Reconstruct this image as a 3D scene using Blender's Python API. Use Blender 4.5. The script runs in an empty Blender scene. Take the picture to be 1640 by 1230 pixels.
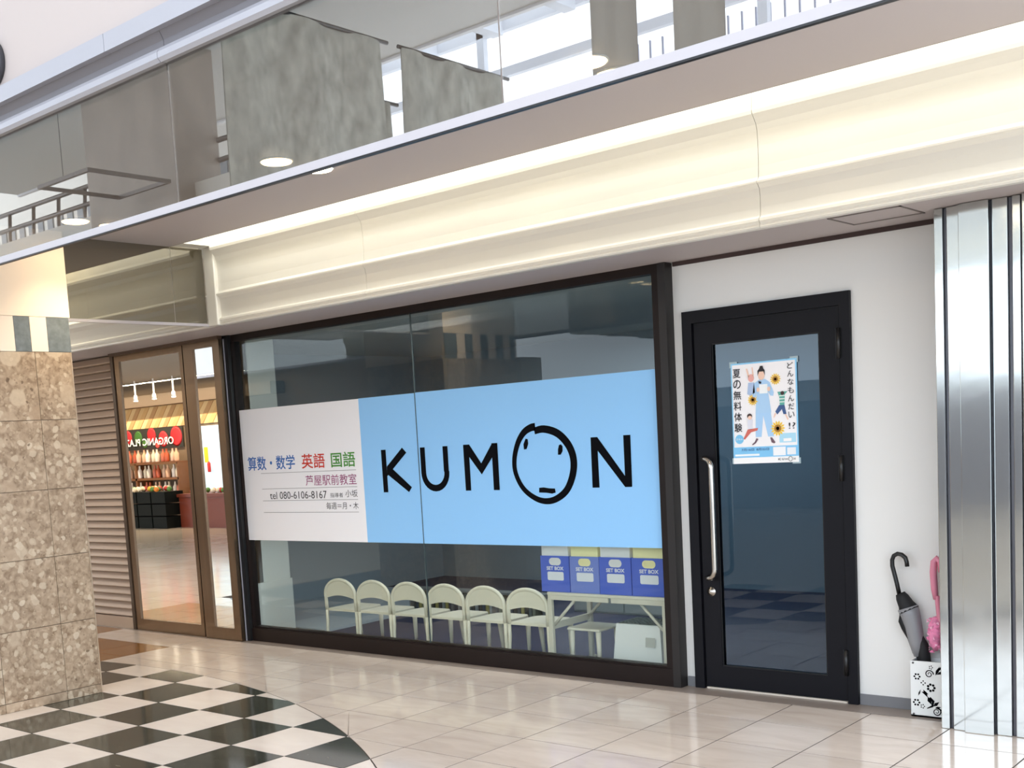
import bpy, bmesh, math, random
from mathutils import Vector, Matrix
random.seed(7)
C = bpy.context.scene.collection
SC = bpy.context.scene
S = 0.42          # one floor tile = 0.42 m; all numbers below are in tiles
PI = math.pi

# ------------------------------------------------------------------ camera
cam = bpy.data.cameras.new('camera'); co = bpy.data.objects.new('camera', cam); C.objects.link(co); SC.camera = co
cam.sensor_width = 36.0; cam.sensor_fit = 'HORIZONTAL'
cam.lens = 1862.6 / 1640 * 36
cam.shift_x = (820 - 713.9) / 1640; cam.shift_y = (900.0 - 615) / 1640
cam.clip_start = 0.05; cam.clip_end = 200
ax, ay, az = -0.1055, 0.0609, 0.7347
a, b, c = (math.cos(v) for v in (ax, ay, az)); sa, sb, sc_ = (math.sin(v) for v in (ax, ay, az))
Rz = Matrix(((c, -sc_, 0), (sc_, c, 0), (0, 0, 1))); Rx = Matrix(((1, 0, 0), (0, a, -sa), (0, sa, a))); Ry = Matrix(((b, 0, sb), (0, 1, 0), (-sb, 0, b)))
R = Rz @ Rx @ Ry
r_, f_, u_ = R.col[0], R.col[1], R.col[2]
M = Matrix((r_, u_, -f_)).transposed().to_4x4()
M.translation = Vector((14.4505, -13.5361, 3.5831)) * S
co.matrix_world = M

# ------------------------------------------------------------------ world, exposure
w = bpy.data.worlds.new('world'); SC.world = w; w.use_nodes = True
wn = w.node_tree.nodes; wl = w.node_tree.links
wn['Background'].inputs[0].default_value = (0.80, 0.895, 1.0, 1); wn['Background'].inputs[1].default_value = 3.3
SC.view_settings.view_transform = 'Standard'; SC.view_settings.look = 'None'
SC.view_settings.exposure = 0.5; SC.view_settings.gamma = 1; SC.view_settings.use_curve_mapping = False
SC.cycles.max_bounces = 10; SC.cycles.transparent_max_bounces = 16; SC.cycles.diffuse_bounces = 5
SC.cycles.caustics_reflective = False; SC.cycles.caustics_refractive = False
SC.cycles.sample_clamp_indirect = 6

def area(name, loc, size, power, col, rot=(0, 0, 0), spread=None):
    l = bpy.data.lights.new(name, 'AREA'); l.shape = 'RECTANGLE'; l.size = size[0] * S; l.size_y = size[1] * S
    l.energy = power; l.color = col
    if spread: l.spread = spread
    o = bpy.data.objects.new(name, l); C.objects.link(o); o.location = Vector(loc) * S; o.rotation_euler = rot
    return o
# skylight panels over the walkway (under the added roof slab) and the cove tubes behind the soffit edge
area('skylight', (6, -14.5, 19.5), (34, 10), 150, (0.97, 0.98, 1.0))
area('cove_tube_light', (5.6, -1.5, 7.72), (14.6, 0.16), 18, (1.0, 0.985, 0.90))
area('cove_tube_light_far', (-8.0, -1.5, 7.72), (5.0, 0.16), 7, (1.0, 0.93, 0.75))
area('classroom_fill', (2.6, 1.6, 5.55), (6, 1.0), 26, (0.97, 0.99, 1.0))  # added fill to brighten the chairs; the room's own lamps are off

area('classroom_rear_fill', (2.5, 6.2, 5.5), (5, 1.0), 22, (0.80, 0.92, 1.0))  # second added fill, bluish, lifts the dark wall behind the upper window
# ------------------------------------------------------------------ materials
def lin(h):
    h = h.lstrip('#'); v = [int(h[i:i + 2], 16) / 255 for i in (0, 2, 4)]
    return tuple(x / 12.92 if x <= 0.04045 else ((x + 0.055) / 1.055) ** 2.4 for x in v) + (1,)
MATS = {}
def mat(name, col, rough=0.5, metal=0.0, spec=0.5, emit=None, es=0, noise=None, bump=None, coat=0):
    if name in MATS: return MATS[name]
    m = bpy.data.materials.new(name); m.use_nodes = True; n = m.node_tree.nodes; l = m.node_tree.links
    p = n['Principled BSDF']; cc = lin(col) if isinstance(col, str) else col
    p.inputs['Base Color'].default_value = cc; p.inputs['Roughness'].default_value = rough
    p.inputs['Metallic'].default_value = metal; p.inputs['Specular IOR Level'].default_value = spec
    if coat: p.inputs['Coat Weight'].default_value = coat; p.inputs['Coat Roughness'].default_value = 0.05
    if emit: p.inputs['Emission Color'].default_value = lin(emit); p.inputs['Emission Strength'].default_value = es
    tc = n.new('ShaderNodeTexCoord')
    if noise:                                   # (scale xyz, amount)
        mp = n.new('ShaderNodeMapping'); mp.inputs['Scale'].default_value = noise[0]
        nt = n.new('ShaderNodeTexNoise'); nt.inputs['Scale'].default_value = 1; nt.inputs['Detail'].default_value = 5
        l.new(tc.outputs['Object'], mp.inputs[0]); l.new(mp.outputs[0], nt.inputs['Vector'])
        rp = n.new('ShaderNodeMapRange'); rp.inputs['From Min'].default_value = 0.3; rp.inputs['From Max'].default_value = 0.7; rp.inputs['To Min'].default_value = 1 - noise[1]; rp.inputs['To Max'].default_value = 1 + noise[1]
        l.new(nt.outputs['Fac'], rp.inputs['Value'])
        mx = n.new('ShaderNodeVectorMath'); mx.operation = 'SCALE'; mx.inputs[0].default_value = cc[:3]
        l.new(rp.outputs[0], mx.inputs['Scale']); l.new(mx.outputs[0], p.inputs['Base Color'])
    if bump:
        nb = n.new('ShaderNodeTexNoise'); nb.inputs['Scale'].default_value = bump[0]; nb.inputs['Detail'].default_value = 3
        l.new(tc.outputs['Object'], nb.inputs['Vector'])
        bp = n.new('ShaderNodeBump'); bp.inputs['Strength'].default_value = bump[1]; bp.inputs['Distance'].default_value = 0.01
        l.new(nb.outputs['Fac'], bp.inputs['Height']); l.new(bp.outputs[0], p.inputs['Normal'])
    MATS[name] = m; return m

def marble(name, c1, c2, vein, rough=0.12, speck=0.0):
    """polished floor stone; each tile shifts the pattern by its own random number"""
    m = bpy.data.materials.new(name); m.use_nodes = True; n = m.node_tree.nodes; l = m.node_tree.links; p = n['Principled BSDF']
    tc = n.new('ShaderNodeTexCoord'); oi = n.new('ShaderNodeObjectInfo')
    ml = n.new('ShaderNodeMath'); ml.operation = 'MULTIPLY'; ml.inputs[1].default_value = 57.0; l.new(oi.outputs['Random'], ml.inputs[0])
    ad = n.new('ShaderNodeVectorMath'); ad.operation = 'ADD'; l.new(tc.outputs['Object'], ad.inputs[0]); l.new(ml.outputs[0], ad.inputs[1])
    mp = n.new('ShaderNodeMapping'); mp.inputs['Scale'].default_value = (2.5, 7, 3); mp.inputs['Rotation'].default_value = (0, 0, 0.5); l.new(ad.outputs[0], mp.inputs[0])
    nt = n.new('ShaderNodeTexNoise'); nt.inputs['Scale'].default_value = 1.3; nt.inputs['Detail'].default_value = 6; nt.inputs['Distortion'].default_value = 0.6
    l.new(mp.outputs[0], nt.inputs['Vector'])
    cr = n.new('ShaderNodeValToRGB'); e = cr.color_ramp.elements
    e[0].position = 0.3; e[0].color = lin(c1); e[1].position = 0.7; e[1].color = lin(c2)
    l.new(nt.outputs['Fac'], cr.inputs[0])
    rr = n.new('ShaderNodeMapRange'); rr.inputs['To Min'].default_value = 0.93; rr.inputs['To Max'].default_value = 1.04; l.new(oi.outputs['Random'], rr.inputs['Value'])
    sc = n.new('ShaderNodeVectorMath'); sc.operation = 'SCALE'; l.new(cr.outputs[0], sc.inputs[0]); l.new(rr.outputs[0], sc.inputs['Scale'])
    v = n.new('ShaderNodeTexNoise'); v.inputs['Scale'].default_value = 9; v.inputs['Detail'].default_value = 3; v.inputs['Distortion'].default_value = 1.5
    mp2 = n.new('ShaderNodeMapping'); mp2.inputs['Scale'].default_value = (1, 3, 1); mp2.inputs['Rotation'].default_value = (0, 0, 0.6); l.new(ad.outputs[0], mp2.inputs[0]); l.new(mp2.outputs[0], v.inputs['Vector'])
    vr = n.new('ShaderNodeValToRGB'); q = vr.color_ramp.elements; q[0].position = 0.68; q[0].color = (0, 0, 0, 1); q[1].position = 0.74; q[1].color = (1, 1, 1, 1); l.new(v.outputs['Fac'], vr.inputs[0])
    mm = n.new('ShaderNodeMath'); mm.operation = 'MULTIPLY'; mm.inputs[1].default_value = speck; l.new(vr.outputs[0], mm.inputs[0])
    mx = n.new('ShaderNodeMix'); mx.data_type = 'RGBA'; mx.inputs['B'].default_value = lin(vein)
    l.new(mm.outputs[0], mx.inputs['Factor']); l.new(sc.outputs[0], mx.inputs['A']); l.new(mx.outputs['Result'], p.inputs['Base Color'])
    p.inputs['Roughness'].default_value = rough; p.inputs['Specular IOR Level'].default_value = 0.55
    MATS[name] = m; return m

def breccia(name):
    m = bpy.data.materials.new(name); m.use_nodes = True; n = m.node_tree.nodes; l = m.node_tree.links; p = n['Principled BSDF']
    tc = n.new('ShaderNodeTexCoord'); oi = n.new('ShaderNodeObjectInfo')
    ml = n.new('ShaderNodeMath'); ml.operation = 'MULTIPLY'; ml.inputs[1].default_value = 41.0; l.new(oi.outputs['Random'], ml.inputs[0])
    ad = n.new('ShaderNodeVectorMath'); ad.operation = 'ADD'; l.new(tc.outputs['Object'], ad.inputs[0]); l.new(ml.outputs[0], ad.inputs[1])
    def noise(scale, det, dist=0.0):
        t = n.new('ShaderNodeTexNoise'); t.inputs['Scale'].default_value = scale; t.inputs['Detail'].default_value = det; t.inputs['Distortion'].default_value = dist
        l.new(ad.outputs[0], t.inputs['Vector']); return t
    # warp coordinates for ragged clasts
    wp = noise(14, 3); sv = n.new('ShaderNodeVectorMath'); sv.operation = 'SCALE'; sv.inputs['Scale'].default_value = 0.045
    l.new(wp.outputs['Color'], sv.inputs[0]); av = n.new('ShaderNodeVectorMath'); av.operation = 'ADD'; l.new(ad.outputs[0], av.inputs[0]); l.new(sv.outputs[0], av.inputs[1])
    base = noise(22, 8, 0.6)
    cr = n.new('ShaderNodeValToRGB'); e = cr.color_ramp.elements; e[0].position = 0.32; e[0].color = lin('#806a54'); e[1].position = 0.7; e[1].color = lin('#b8a28a'); l.new(base.outputs['Fac'], cr.inputs[0])
    cur = cr.outputs[0]
    for scale, thr, cola, colb, keep in ((60, 0.42, '#7d6853', '#b9a58c', 0.5), (30, 0.40, '#a38c74', '#ccbba4', 0.6), (16, 0.36, '#d0c0aa', '#a48d75', 0.72), (6.5, 0.40, '#c6b49d', '#a68e76', 0.70)):
        vo = n.new('ShaderNodeTexVoronoi'); vo.inputs['Scale'].default_value = scale; l.new(av.outputs[0], vo.inputs['Vector'])
        sep = n.new('ShaderNodeSeparateColor'); l.new(vo.outputs['Color'], sep.inputs[0])
        # inside-the-clast mask: close to centre and this cell chosen
        d = n.new('ShaderNodeMapRange'); d.inputs['From Min'].default_value = thr; d.inputs['From Max'].default_value = thr + 0.06; d.inputs['To Min'].default_value = 1; d.inputs['To Max'].default_value = 0; l.new(vo.outputs['Distance'], d.inputs['Value'])
        ch = n.new('ShaderNodeMath'); ch.operation = 'GREATER_THAN'; ch.inputs[1].default_value = keep; l.new(sep.outputs[0], ch.inputs[0])
        mk = n.new('ShaderNodeMath'); mk.operation = 'MULTIPLY'; l.new(d.outputs[0], mk.inputs[0]); l.new(ch.outputs[0], mk.inputs[1])
        mk2 = n.new('ShaderNodeMath'); mk2.operation = 'MULTIPLY'; mk2.inputs[1].default_value = 0.72; l.new(mk.outputs[0], mk2.inputs[0])
        cc = n.new('ShaderNodeMix'); cc.data_type = 'RGBA'; cc.inputs['A'].default_value = lin(cola); cc.inputs['B'].default_value = lin(colb); l.new(sep.outputs[1], cc.inputs['Factor'])
        mx = n.new('ShaderNodeMix'); mx.data_type = 'RGBA'; l.new(mk2.outputs[0], mx.inputs['Factor']); l.new(cur, mx.inputs['A']); l.new(cc.outputs['Result'], mx.inputs['B']); cur = mx.outputs['Result']
    # dark pits
    pt = n.new('ShaderNodeTexVoronoi'); pt.inputs['Scale'].default_value = 17; l.new(av.outputs[0], pt.inputs['Vector'])
    s2 = n.new('ShaderNodeSeparateColor'); l.new(pt.outputs['Color'], s2.inputs[0])
    g = n.new('ShaderNodeMath'); g.operation = 'GREATER_THAN'; g.inputs[1].default_value = 0.87; l.new(s2.outputs[0], g.inputs[0])
    h = n.new('ShaderNodeMapRange'); h.inputs['From Min'].default_value = 0.14; h.inputs['From Max'].default_value = 0.2; h.inputs['To Min'].default_value = 0.75; h.inputs['To Max'].default_value = 0; l.new(pt.outputs['Distance'], h.inputs['Value'])
    k = n.new('ShaderNodeMath'); k.operation = 'MULTIPLY'; l.new(g.outputs[0], k.inputs[0]); l.new(h.outputs[0], k.inputs[1])
    mx = n.new('ShaderNodeMix'); mx.data_type = 'RGBA'; mx.inputs['B'].default_value = lin('#55402c'); l.new(k.outputs[0], mx.inputs['Factor']); l.new(cur, mx.inputs['A'])
    l.new(mx.outputs['Result'], p.inputs['Base Color']); p.inputs['Roughness'].default_value = 0.32
    MATS[name] = m; return m

def glass(name, tint, refl, rough=0.0, rcol=(1, 1, 1, 1), gain=0.5):
    """thin pane: tinted see-through plus mirror reflection that grows at grazing angles"""
    m = bpy.data.materials.new(name); m.use_nodes = True; n = m.node_tree.nodes; l = m.node_tree.links
    for x in list(n): n.remove(x)
    o = n.new('ShaderNodeOutputMaterial'); t = n.new('ShaderNodeBsdfTransparent'); t.inputs[0].default_value = tint
    g = n.new('ShaderNodeBsdfGlossy'); g.inputs['Color'].default_value = rcol; g.inputs['Roughness'].default_value = rough
    lw = n.new('ShaderNodeLayerWeight'); lw.inputs['Blend'].default_value = 0.35
    mr = n.new('ShaderNodeMapRange'); mr.inputs['To Min'].default_value = refl; mr.inputs['To Max'].default_value = min(1, refl + gain); l.new(lw.outputs['Fresnel'], mr.inputs['Value'])
    mx = n.new('ShaderNodeMixShader'); l.new(mr.outputs[0], mx.inputs[0]); l.new(t.outputs[0], mx.inputs[1]); l.new(g.outputs[0], mx.inputs[2]); l.new(mx.outputs[0], o.inputs[0])
    MATS[name] = m; return m

def planks_mat(name, c1, c2, sx=8):
    m = mat(name, c1, 0.5, noise=((sx * 4, 1.5, sx * 4), 0.25)); return m

TILE_CREAM = marble('cream_marble', '#cbbcb0', '#d9cbc0', '#bfae9f', 0.10, 0.25)
TILE_WHITE = marble('white_marble', '#e0d3ca', '#e8ddd4', '#d8c8ba', 0.12, 0.25)
TILE_DARK = marble('dark_green_marble', '#34362f', '#43453d', '#8f8a7a', 0.09, 0.55)
TILE_BROWN = marble('brown_marble', '#7b5028', '#94652f', '#5f3d20', 0.15, 0.4)
STONE = breccia('breccia_stone')
GROUT = mat('grout', '#3f3631', 0.9)
BAND = mat('threshold_stone', '#8d8179', 0.3, noise=((6, 6, 6), 0.06))
WALLW = mat('white_wall_panel', '#dfdfdd', 0.4, noise=((1.5, 1.5, 1.5), 0.012))
BASEB = mat('grey_baseboard', '#75767a', 0.5)
SOFFIT = mat('mauve_soffit_paint', '#b9b0b0', 0.55)
CREAM = mat('cream_fascia', '#e6e4dc', 0.28, spec=0.5)
PINKW = mat('pale_pink_wall', '#b8adaa', 0.6)
CREAMP = mat('cream_pillar_plaster', '#ecdccb', 0.5)
SILVER = mat('silver_trim', '#adadb6', 0.35, 0.25)
SILVERD = mat('silver_trim_groove', '#757277', 0.45, 0.3)
LIPM = mat('pale_edge_trim', '#b4b0b6', 0.4)
BRONZE = mat('dark_bronze_frame', '#1a0f0c', 0.5, spec=0.25, noise=((3, 3, 1), 0.15))
DOORM = mat('black_navy_door', '#0b0b12', 0.5, spec=0.2)
DOORS = mat('black_gap', '#060608', 0.6)
STEEL = mat('brushed_steel', '#c4c8c7', 0.10, 1.0, bump=((2.2), 0.12))
STEELG = mat('dark_steel_groove', '#606066', 0.4, 0.7)
CHROME = mat('satin_chrome', '#b9b5ae', 0.22, 1.0)
BRST = mat('bronze_stainless', '#6e5b49', 0.26, 0.85, noise=((20, 20, 0.8), 0.12))
SLATM = mat('beige_louvre', '#b09a86', 0.5)
BLACK = mat('black_plastic', '#0c0c0e', 0.35)
BLACKF = mat('black_umbrella_fabric', '#101014', 0.7)
CLEARF = mat('grey_translucent_vinyl', '#8b8c90', 0.35)
PINK = mat('pink_plastic', '#e08ca4', 0.3)
PINKF = mat('pink_fabric', '#ee8fb8', 0.7, noise=((40, 40, 40), 0.25))
PINKL = mat('light_pink_fabric', '#f6bcd4', 0.7)
WHITEP = mat('white_plastic', '#e9ecec', 0.35)
CHAIRM = mat('ivory_plastic', '#e2decd', 0.38)
TABM = mat('ivory_table_top', '#d9d7ca', 0.4)
TABL = mat('ivory_metal', '#d5d2c4', 0.4)
BOXB = mat('blue_card', '#4a66d0', 0.5)
BOXB2 = mat('faded_blue_card', '#7488d6', 0.5)
BOXW = mat('white_card', '#eceae8', 0.6)
BOXY = mat('yellow_card', '#fbf2b8', 0.6)
CARPET = mat('blue_carpet', '#1f2748', 0.9, noise=((30, 30, 30), 0.15))
INW = mat('classroom_wall', '#8f9ca6', 0.8)
INWL = mat('classroom_white_wall', '#c2c8c5', 0.7)
FILMW = mat('white_film', '#ececf0', 0.55)
FILMB = mat('sky_blue_film', '#8cc4f4', 0.55)
INK = mat('black_ink', '#04050a', 0.8, spec=0.1)
GL_WIN = glass('window_glass', (0.90, 0.92, 0.90, 1), 0.010, gain=0.10)
GL_DOOR = glass('door_glass', (0.50, 0.60, 0.66, 1), 0.02, gain=0.2)
GL_SMOKE = glass('reflective_screen_glass', (0.66, 0.65, 0.63, 1), 0.25, gain=0.2)
GL_BRONZE = glass('tinted_screen_glass', (0.50, 0.47, 0.38, 1), 0.14)
MIRROR = glass('mirrored_door_glass', (0.15, 0.14, 0.13, 1), 0.78, rcol=(0.86, 0.82, 0.78, 1))
def emis(name, col, s):
    m = bpy.data.materials.new(name); m.use_nodes = True; p = m.node_tree.nodes['Principled BSDF']
    p.inputs['Base Color'].default_value = lin(col); p.inputs['Emission Color'].default_value = lin(col); p.inputs['Emission Strength'].default_value = s
    MATS[name] = m; return m
LAMP = emis('warm_lamp', '#ffe2b0', 22)
LAMPW = emis('white_lamp', '#fff6e6', 14)
def flat(col): return mat('print_' + col.strip('#'), col, 0.6)

# ------------------------------------------------------------------ mesh helpers (tile units)
class MB:
    def __init__(s): s.v = []; s.f = []; s.sm = []
    def add(s, vs, fs, smooth=False):
        k = len(s.v); s.v += [tuple(p) for p in vs]; s.f += [tuple(i + k for i in f) for f in fs]; s.sm += [smooth] * len(fs); return s
    def box(s, x0, x1, y0, y1, z0, z1):
        return s.add([(x0, y0, z0), (x1, y0, z0), (x1, y1, z0), (x0, y1, z0), (x0, y0, z1), (x1, y0, z1), (x1, y1, z1), (x0, y1, z1)],
                     [(0, 3, 2, 1), (4, 5, 6, 7), (0, 1, 5, 4), (1, 2, 6, 5), (2, 3, 7, 6), (3, 0, 4, 7)])
    def bbox(s, x0, x1, y0, y1, z0, z1, r=0.02):
        """box with chamfered edges"""
        bm = bmesh.new(); bmesh.ops.create_cube(bm, size=1)
        for v in bm.verts: v.co = Vector(((x0 + x1) / 2 + v.co.x * (x1 - x0), (y0 + y1) / 2 + v.co.y * (y1 - y0), (z0 + z1) / 2 + v.co.z * (z1 - z0)))
        bmesh.ops.bevel(bm, geom=bm.edges[:], offset=r, segments=2, affect='EDGES', profile=0.5)
        bm.verts.index_update(); s.add([v.co[:] for v in bm.verts], [[v.index for v in f.verts] for f in bm.faces]); bm.free(); return s
    def prism_x(s, prof, x0, x1, caps=True, smooth=False, closed=True):
        n = len(prof); vs = [(x0, y, z) for y, z in prof] + [(x1, y, z) for y, z in prof]
        fs = [(i, (i + 1) % n, n + (i + 1) % n, n + i) for i in range(n if closed else n - 1)]
        s.add(vs, fs, smooth)
        if caps: s.add(vs, [tuple(range(n))[::-1], tuple(range(n, 2 * n))])
        return s
    def prism_y(s, prof, y0, y1):       # prof in (x,z)
        n = len(prof); vs = [(x, y0, z) for x, z in prof] + [(x, y1, z) for x, z in prof]
        return s.add(vs, [(i, (i + 1) % n, n + (i + 1) % n, n + i) for i in range(n)] + [tuple(range(n))[::-1], tuple(range(n, 2 * n))])
    def prism_z(s, prof, z0, z1):       # prof in (x,y)
        n = len(prof); vs = [(x, y, z0) for x, y in prof] + [(x, y, z1) for x, y in prof]
        return s.add(vs, [(i, (i + 1) % n, n + (i + 1) % n, n + i) for i in range(n)] + [tuple(range(n))[::-1], tuple(range(n, 2 * n))])
    def tube(s, path, r, n=10, caps=True, flat_=None):
        P = [Vector(p) for p in path]; rs = r if isinstance(r, (list, tuple)) else [r] * len(P)
        t0 = (P[1] - P[0]).normalized(); up = Vector((0, 0, 1)) if abs(t0.z) < 0.9 else Vector((0, 1, 0)); u = t0.cross(up).normalized(); vs = []
        for i, p in enumerate(P):
            t = (P[min(i + 1, len(P) - 1)] - P[max(i - 1, 0)]).normalized(); u = (u - t * u.dot(t)).normalized(); q = t.cross(u)
            for k in range(n):
                A = 2 * PI * k / n; vs.append(p + (u * math.cos(A) + q * math.sin(A)) * rs[i])
        fs = [(i * n + k, i * n + (k + 1) % n, (i + 1) * n + (k + 1) % n, (i + 1) * n + k) for i in range(len(P) - 1) for k in range(n)]
        s.add(vs, fs, True)
        if caps: s.add(vs[:n], [tuple(range(n))[::-1]]); s.add(vs[-n:], [tuple(range(n))])
        return s
    def lathe(s, prof, c=(0, 0, 0), n=24, axis='z'):
        vs = []
        for r, h in prof:
            for k in range(n):
                A = 2 * PI * k / n; x, y = r * math.cos(A), r * math.sin(A)
                vs.append({'z': (c[0] + x, c[1] + y, c[2] + h), 'y': (c[0] + x, c[1] + h, c[2] + y), 'x': (c[0] + h, c[1] + x, c[2] + y)}[axis])
        fs = [(i * n + k, i * n + (k + 1) % n, (i + 1) * n + (k + 1) % n, (i + 1) * n + k) for i in range(len(prof) - 1) for k in range(n)]
        s.add(vs, fs, True); s.add(vs[:n], [tuple(range(n))[::-1]]); s.add(vs[-n:], [tuple(range(n))]); return s
    def poly(s, pts, y):                # flat print facing -Y: pts (x,z)
        return s.add([(x, y, z) for x, z in pts], [tuple(range(len(pts)))])
    def stroke(s, pts, wd, y, closed=False):
        P = [Vector((p[0], p[1])) for p in pts]; n = len(P); L = []; Q = []
        for i in range(n):
            a0 = P[(i - 1) % n] if closed or i > 0 else P[i]; a1 = P[(i + 1) % n] if closed or i < n - 1 else P[i]
            t = (a1 - a0).normalized(); nn = Vector((-t.y, t.x)); h = (wd[i] if isinstance(wd, (list, tuple)) else wd) / 2
            L.append(P[i] + nn * h); Q.append(P[i] - nn * h)
        vs = [(p.x, y, p.y) for p in L + Q]
        return s.add(vs, [(i, (i + 1) % n, n + (i + 1) % n, n + i) for i in range(n if closed else n - 1)])
    def disc(s, cx, cz, r, y, n=20, rz=None):
        rz = rz or r; return s.poly([(cx + r * math.cos(2 * PI * k / n), cz + rz * math.sin(2 * PI * k / n)) for k in range(n)], y)

def link(name, me, m, parent=None, loc=None):
    me.materials.clear(); me.materials.append(m)
    o = bpy.data.objects.new(name, me); C.objects.link(o)
    if loc is not None: o.location = Vector(loc) * S
    if parent is not None: o.parent = parent
    return o
def mesh(name, mb, fix=True):
    me = bpy.data.meshes.new(name); me.from_pydata([(x * S, y * S, z * S) for x, y, z in mb.v], [], mb.f)
    me.polygons.foreach_set('use_smooth', mb.sm)
    if fix:
        bm = bmesh.new(); bm.from_mesh(me); bmesh.ops.remove_doubles(bm, verts=bm.verts, dist=1e-5); bmesh.ops.recalc_face_normals(bm, faces=bm.faces); bm.to_mesh(me); bm.free()
    me.update(); return me
def obj(name, mb, m, parent=None, loc=None): return link(name, mesh(name, mb), m, parent, loc)
def printed(name, mb, m, parent=None): return link(name, mesh(name, mb, False), m, parent)
def thing(name, label, cat, loc=(0, 0, 0), rz=0, group=None, kind=None):
    o = bpy.data.objects.new(name, None); C.objects.link(o); o.location = Vector(loc) * S; o.rotation_euler = (0, 0, rz)
    o['label'] = label; o['category'] = cat
    if group: o['group'] = group
    if kind: o['kind'] = kind
    return o
def tag(o, label, cat, group=None, kind=None):
    o['label'] = label; o['category'] = cat
    if group: o['group'] = group
    if kind: o['kind'] = kind
    return o
def struct(name, label, cat): return thing(name, label, cat, kind='structure')

def text_mesh(s, bold=0.0, thick=0.0):
    cu = bpy.data.curves.new('t', 'FONT'); cu.body = s; cu.size = 1; cu.offset = bold; cu.extrude = thick; cu.resolution_u = 3
    o = bpy.data.objects.new('t', cu); C.objects.link(o); bpy.context.view_layer.update()
    dg = bpy.context.evaluated_depsgraph_get(); me = bpy.data.meshes.new_from_object(o.evaluated_get(dg))
    bpy.data.objects.remove(o); bpy.data.curves.remove(cu); return me
def fit_text(name, s, x0, x1, z0, z1, y, m, parent, bold=0.0, flip=False, face=-1, thick=0.0):
    """flat lettering standing upright, fitted into a rectangle; face -1 looks to -Y, +1 to +Y"""
    me = text_mesh(s, bold, thick); xs = [v.co.x for v in me.vertices]; ys = [v.co.y for v in me.vertices]
    if not xs: return None
    ax0, ax1, ay0, ay1 = min(xs), max(xs), min(ys), max(ys)
    for v in me.vertices:
        fx = (v.co.x - ax0) / (ax1 - ax0); fz = (v.co.y - ay0) / (ay1 - ay0)
        X = (x0 + (x1 - x0) * fx) if face < 0 else (x1 - (x1 - x0) * fx)
        v.co = Vector((X, y - face * v.co.z * -1 if thick else y, z0 + (z1 - z0) * fz)) * S
    me.update(); return link(name, me, m, parent)

# ================================================================== SETTING
# ---------------- floor
CX, CY, CR = -2.285, -15.57, 13.197
floor = struct('floor', 'polished marble tile floor, cream tiles by the shop and black and white checker circle', 'floor')
g = MB().box(-60, 40, -45, 0.45, -0.35, -0.0035); obj('floor_slab', g, GROUT, floor)
obj('threshold_band', MB().box(-8.5, 14, -0.065, 0.40, -0.016, -0.001), BAND, floor)
def clip(poly, inside):
    """clip polygon to the circle's inside / outside (arc sampled finely by subdividing edges)"""
    out = []; n = len(poly)
    f = lambda p: (math.hypot(p[0] - CX, p[1] - CY) - CR) * (1 if inside else -1)
    for i in range(n):
        p, q = poly[i], poly[(i + 1) % n]; fp, fq = f(p), f(q)
        if fp <= 0: out.append(p)
        if (fp < 0) != (fq < 0) and abs(fp - fq) > 1e-9:
            lo, hi = 0.0, 1.0
            for _ in range(30):
                mid = (lo + hi) / 2; pm = (p[0] + (q[0] - p[0]) * mid, p[1] + (q[1] - p[1]) * mid)
                if (f(pm) < 0) == (fp < 0): lo = mid
                else: hi = mid
            out.append(pm)
    # insert arc points between consecutive points lying on the circle
    res = []
    for i, p in enumerate(out):
        res.append(p); q = out[(i + 1) % len(out)]
        on = lambda a_: abs(math.hypot(a_[0] - CX, a_[1] - CY) - CR) < 1e-4
        if on(p) and on(q) and (p[0] - q[0]) ** 2 + (p[1] - q[1]) ** 2 > 1e-4:
            a0 = math.atan2(p[1] - CY, p[0] - CX); a1 = math.atan2(q[1] - CY, q[0] - CX); rr = CR - 0.008 if inside else CR + 0.008
            res[-1] = (CX + rr * math.cos(a0), CY + rr * math.sin(a0))
            for k in range(1, 7):
                A = a0 + (a1 - a0) * k / 6; res.append((CX + rr * math.cos(A), CY + rr * math.sin(A)))
    return res
gp = 0.0085
tile_meshes = {}
def tile_obj(poly, m):
    cx = sum(p[0] for p in poly) / len(poly); cy = sum(p[1] for p in poly) / len(poly)
    key = tuple((round(p[0] - cx, 3), round(p[1] - cy, 3)) for p in poly) + (m.name,)
    if key not in tile_meshes: tile_meshes[key] = mesh('tile', MB().prism_z([(p[0] - cx, p[1] - cy) for p in poly], -0.016, 0.0)); tile_meshes[key].materials.append(m)
    o = bpy.data.objects.new('tile', tile_meshes[key]); C.objects.link(o); o.location = (cx * S, cy * S, 0); o.parent = floor
for ix in range(-9, 14):
    for iy in range(-9, 0):
        y1 = iy + 1 if iy < -1 else -0.075
        if ix < -3 and iy < -5: continue
        if ix < -6 and iy < -4: continue
        sq = [(ix + gp, iy + gp), (ix + 1 - gp, iy + gp), (ix + 1 - gp, y1 - gp), (ix + gp, y1 - gp)]
        ds = [math.hypot(p[0] - CX, p[1] - CY) - CR for p in sq]
        chk = TILE_DARK if (ix + iy) % 2 else TILE_WHITE
        if ix <= -5: outm = TILE_BROWN if iy in (-2, -3) or (iy == -1 and ix < -7) else TILE_CREAM
        else: outm = TILE_CREAM
        if max(ds) < 0: tile_obj(sq, chk)
        elif min(ds) > 0: tile_obj(sq, outm)
        else:
            ins, outp = clip(sq, True), clip(sq, False)
            if len(ins) > 2: tile_obj(ins, chk)
            if len(outp) > 2: tile_obj(outp, outm)
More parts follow.
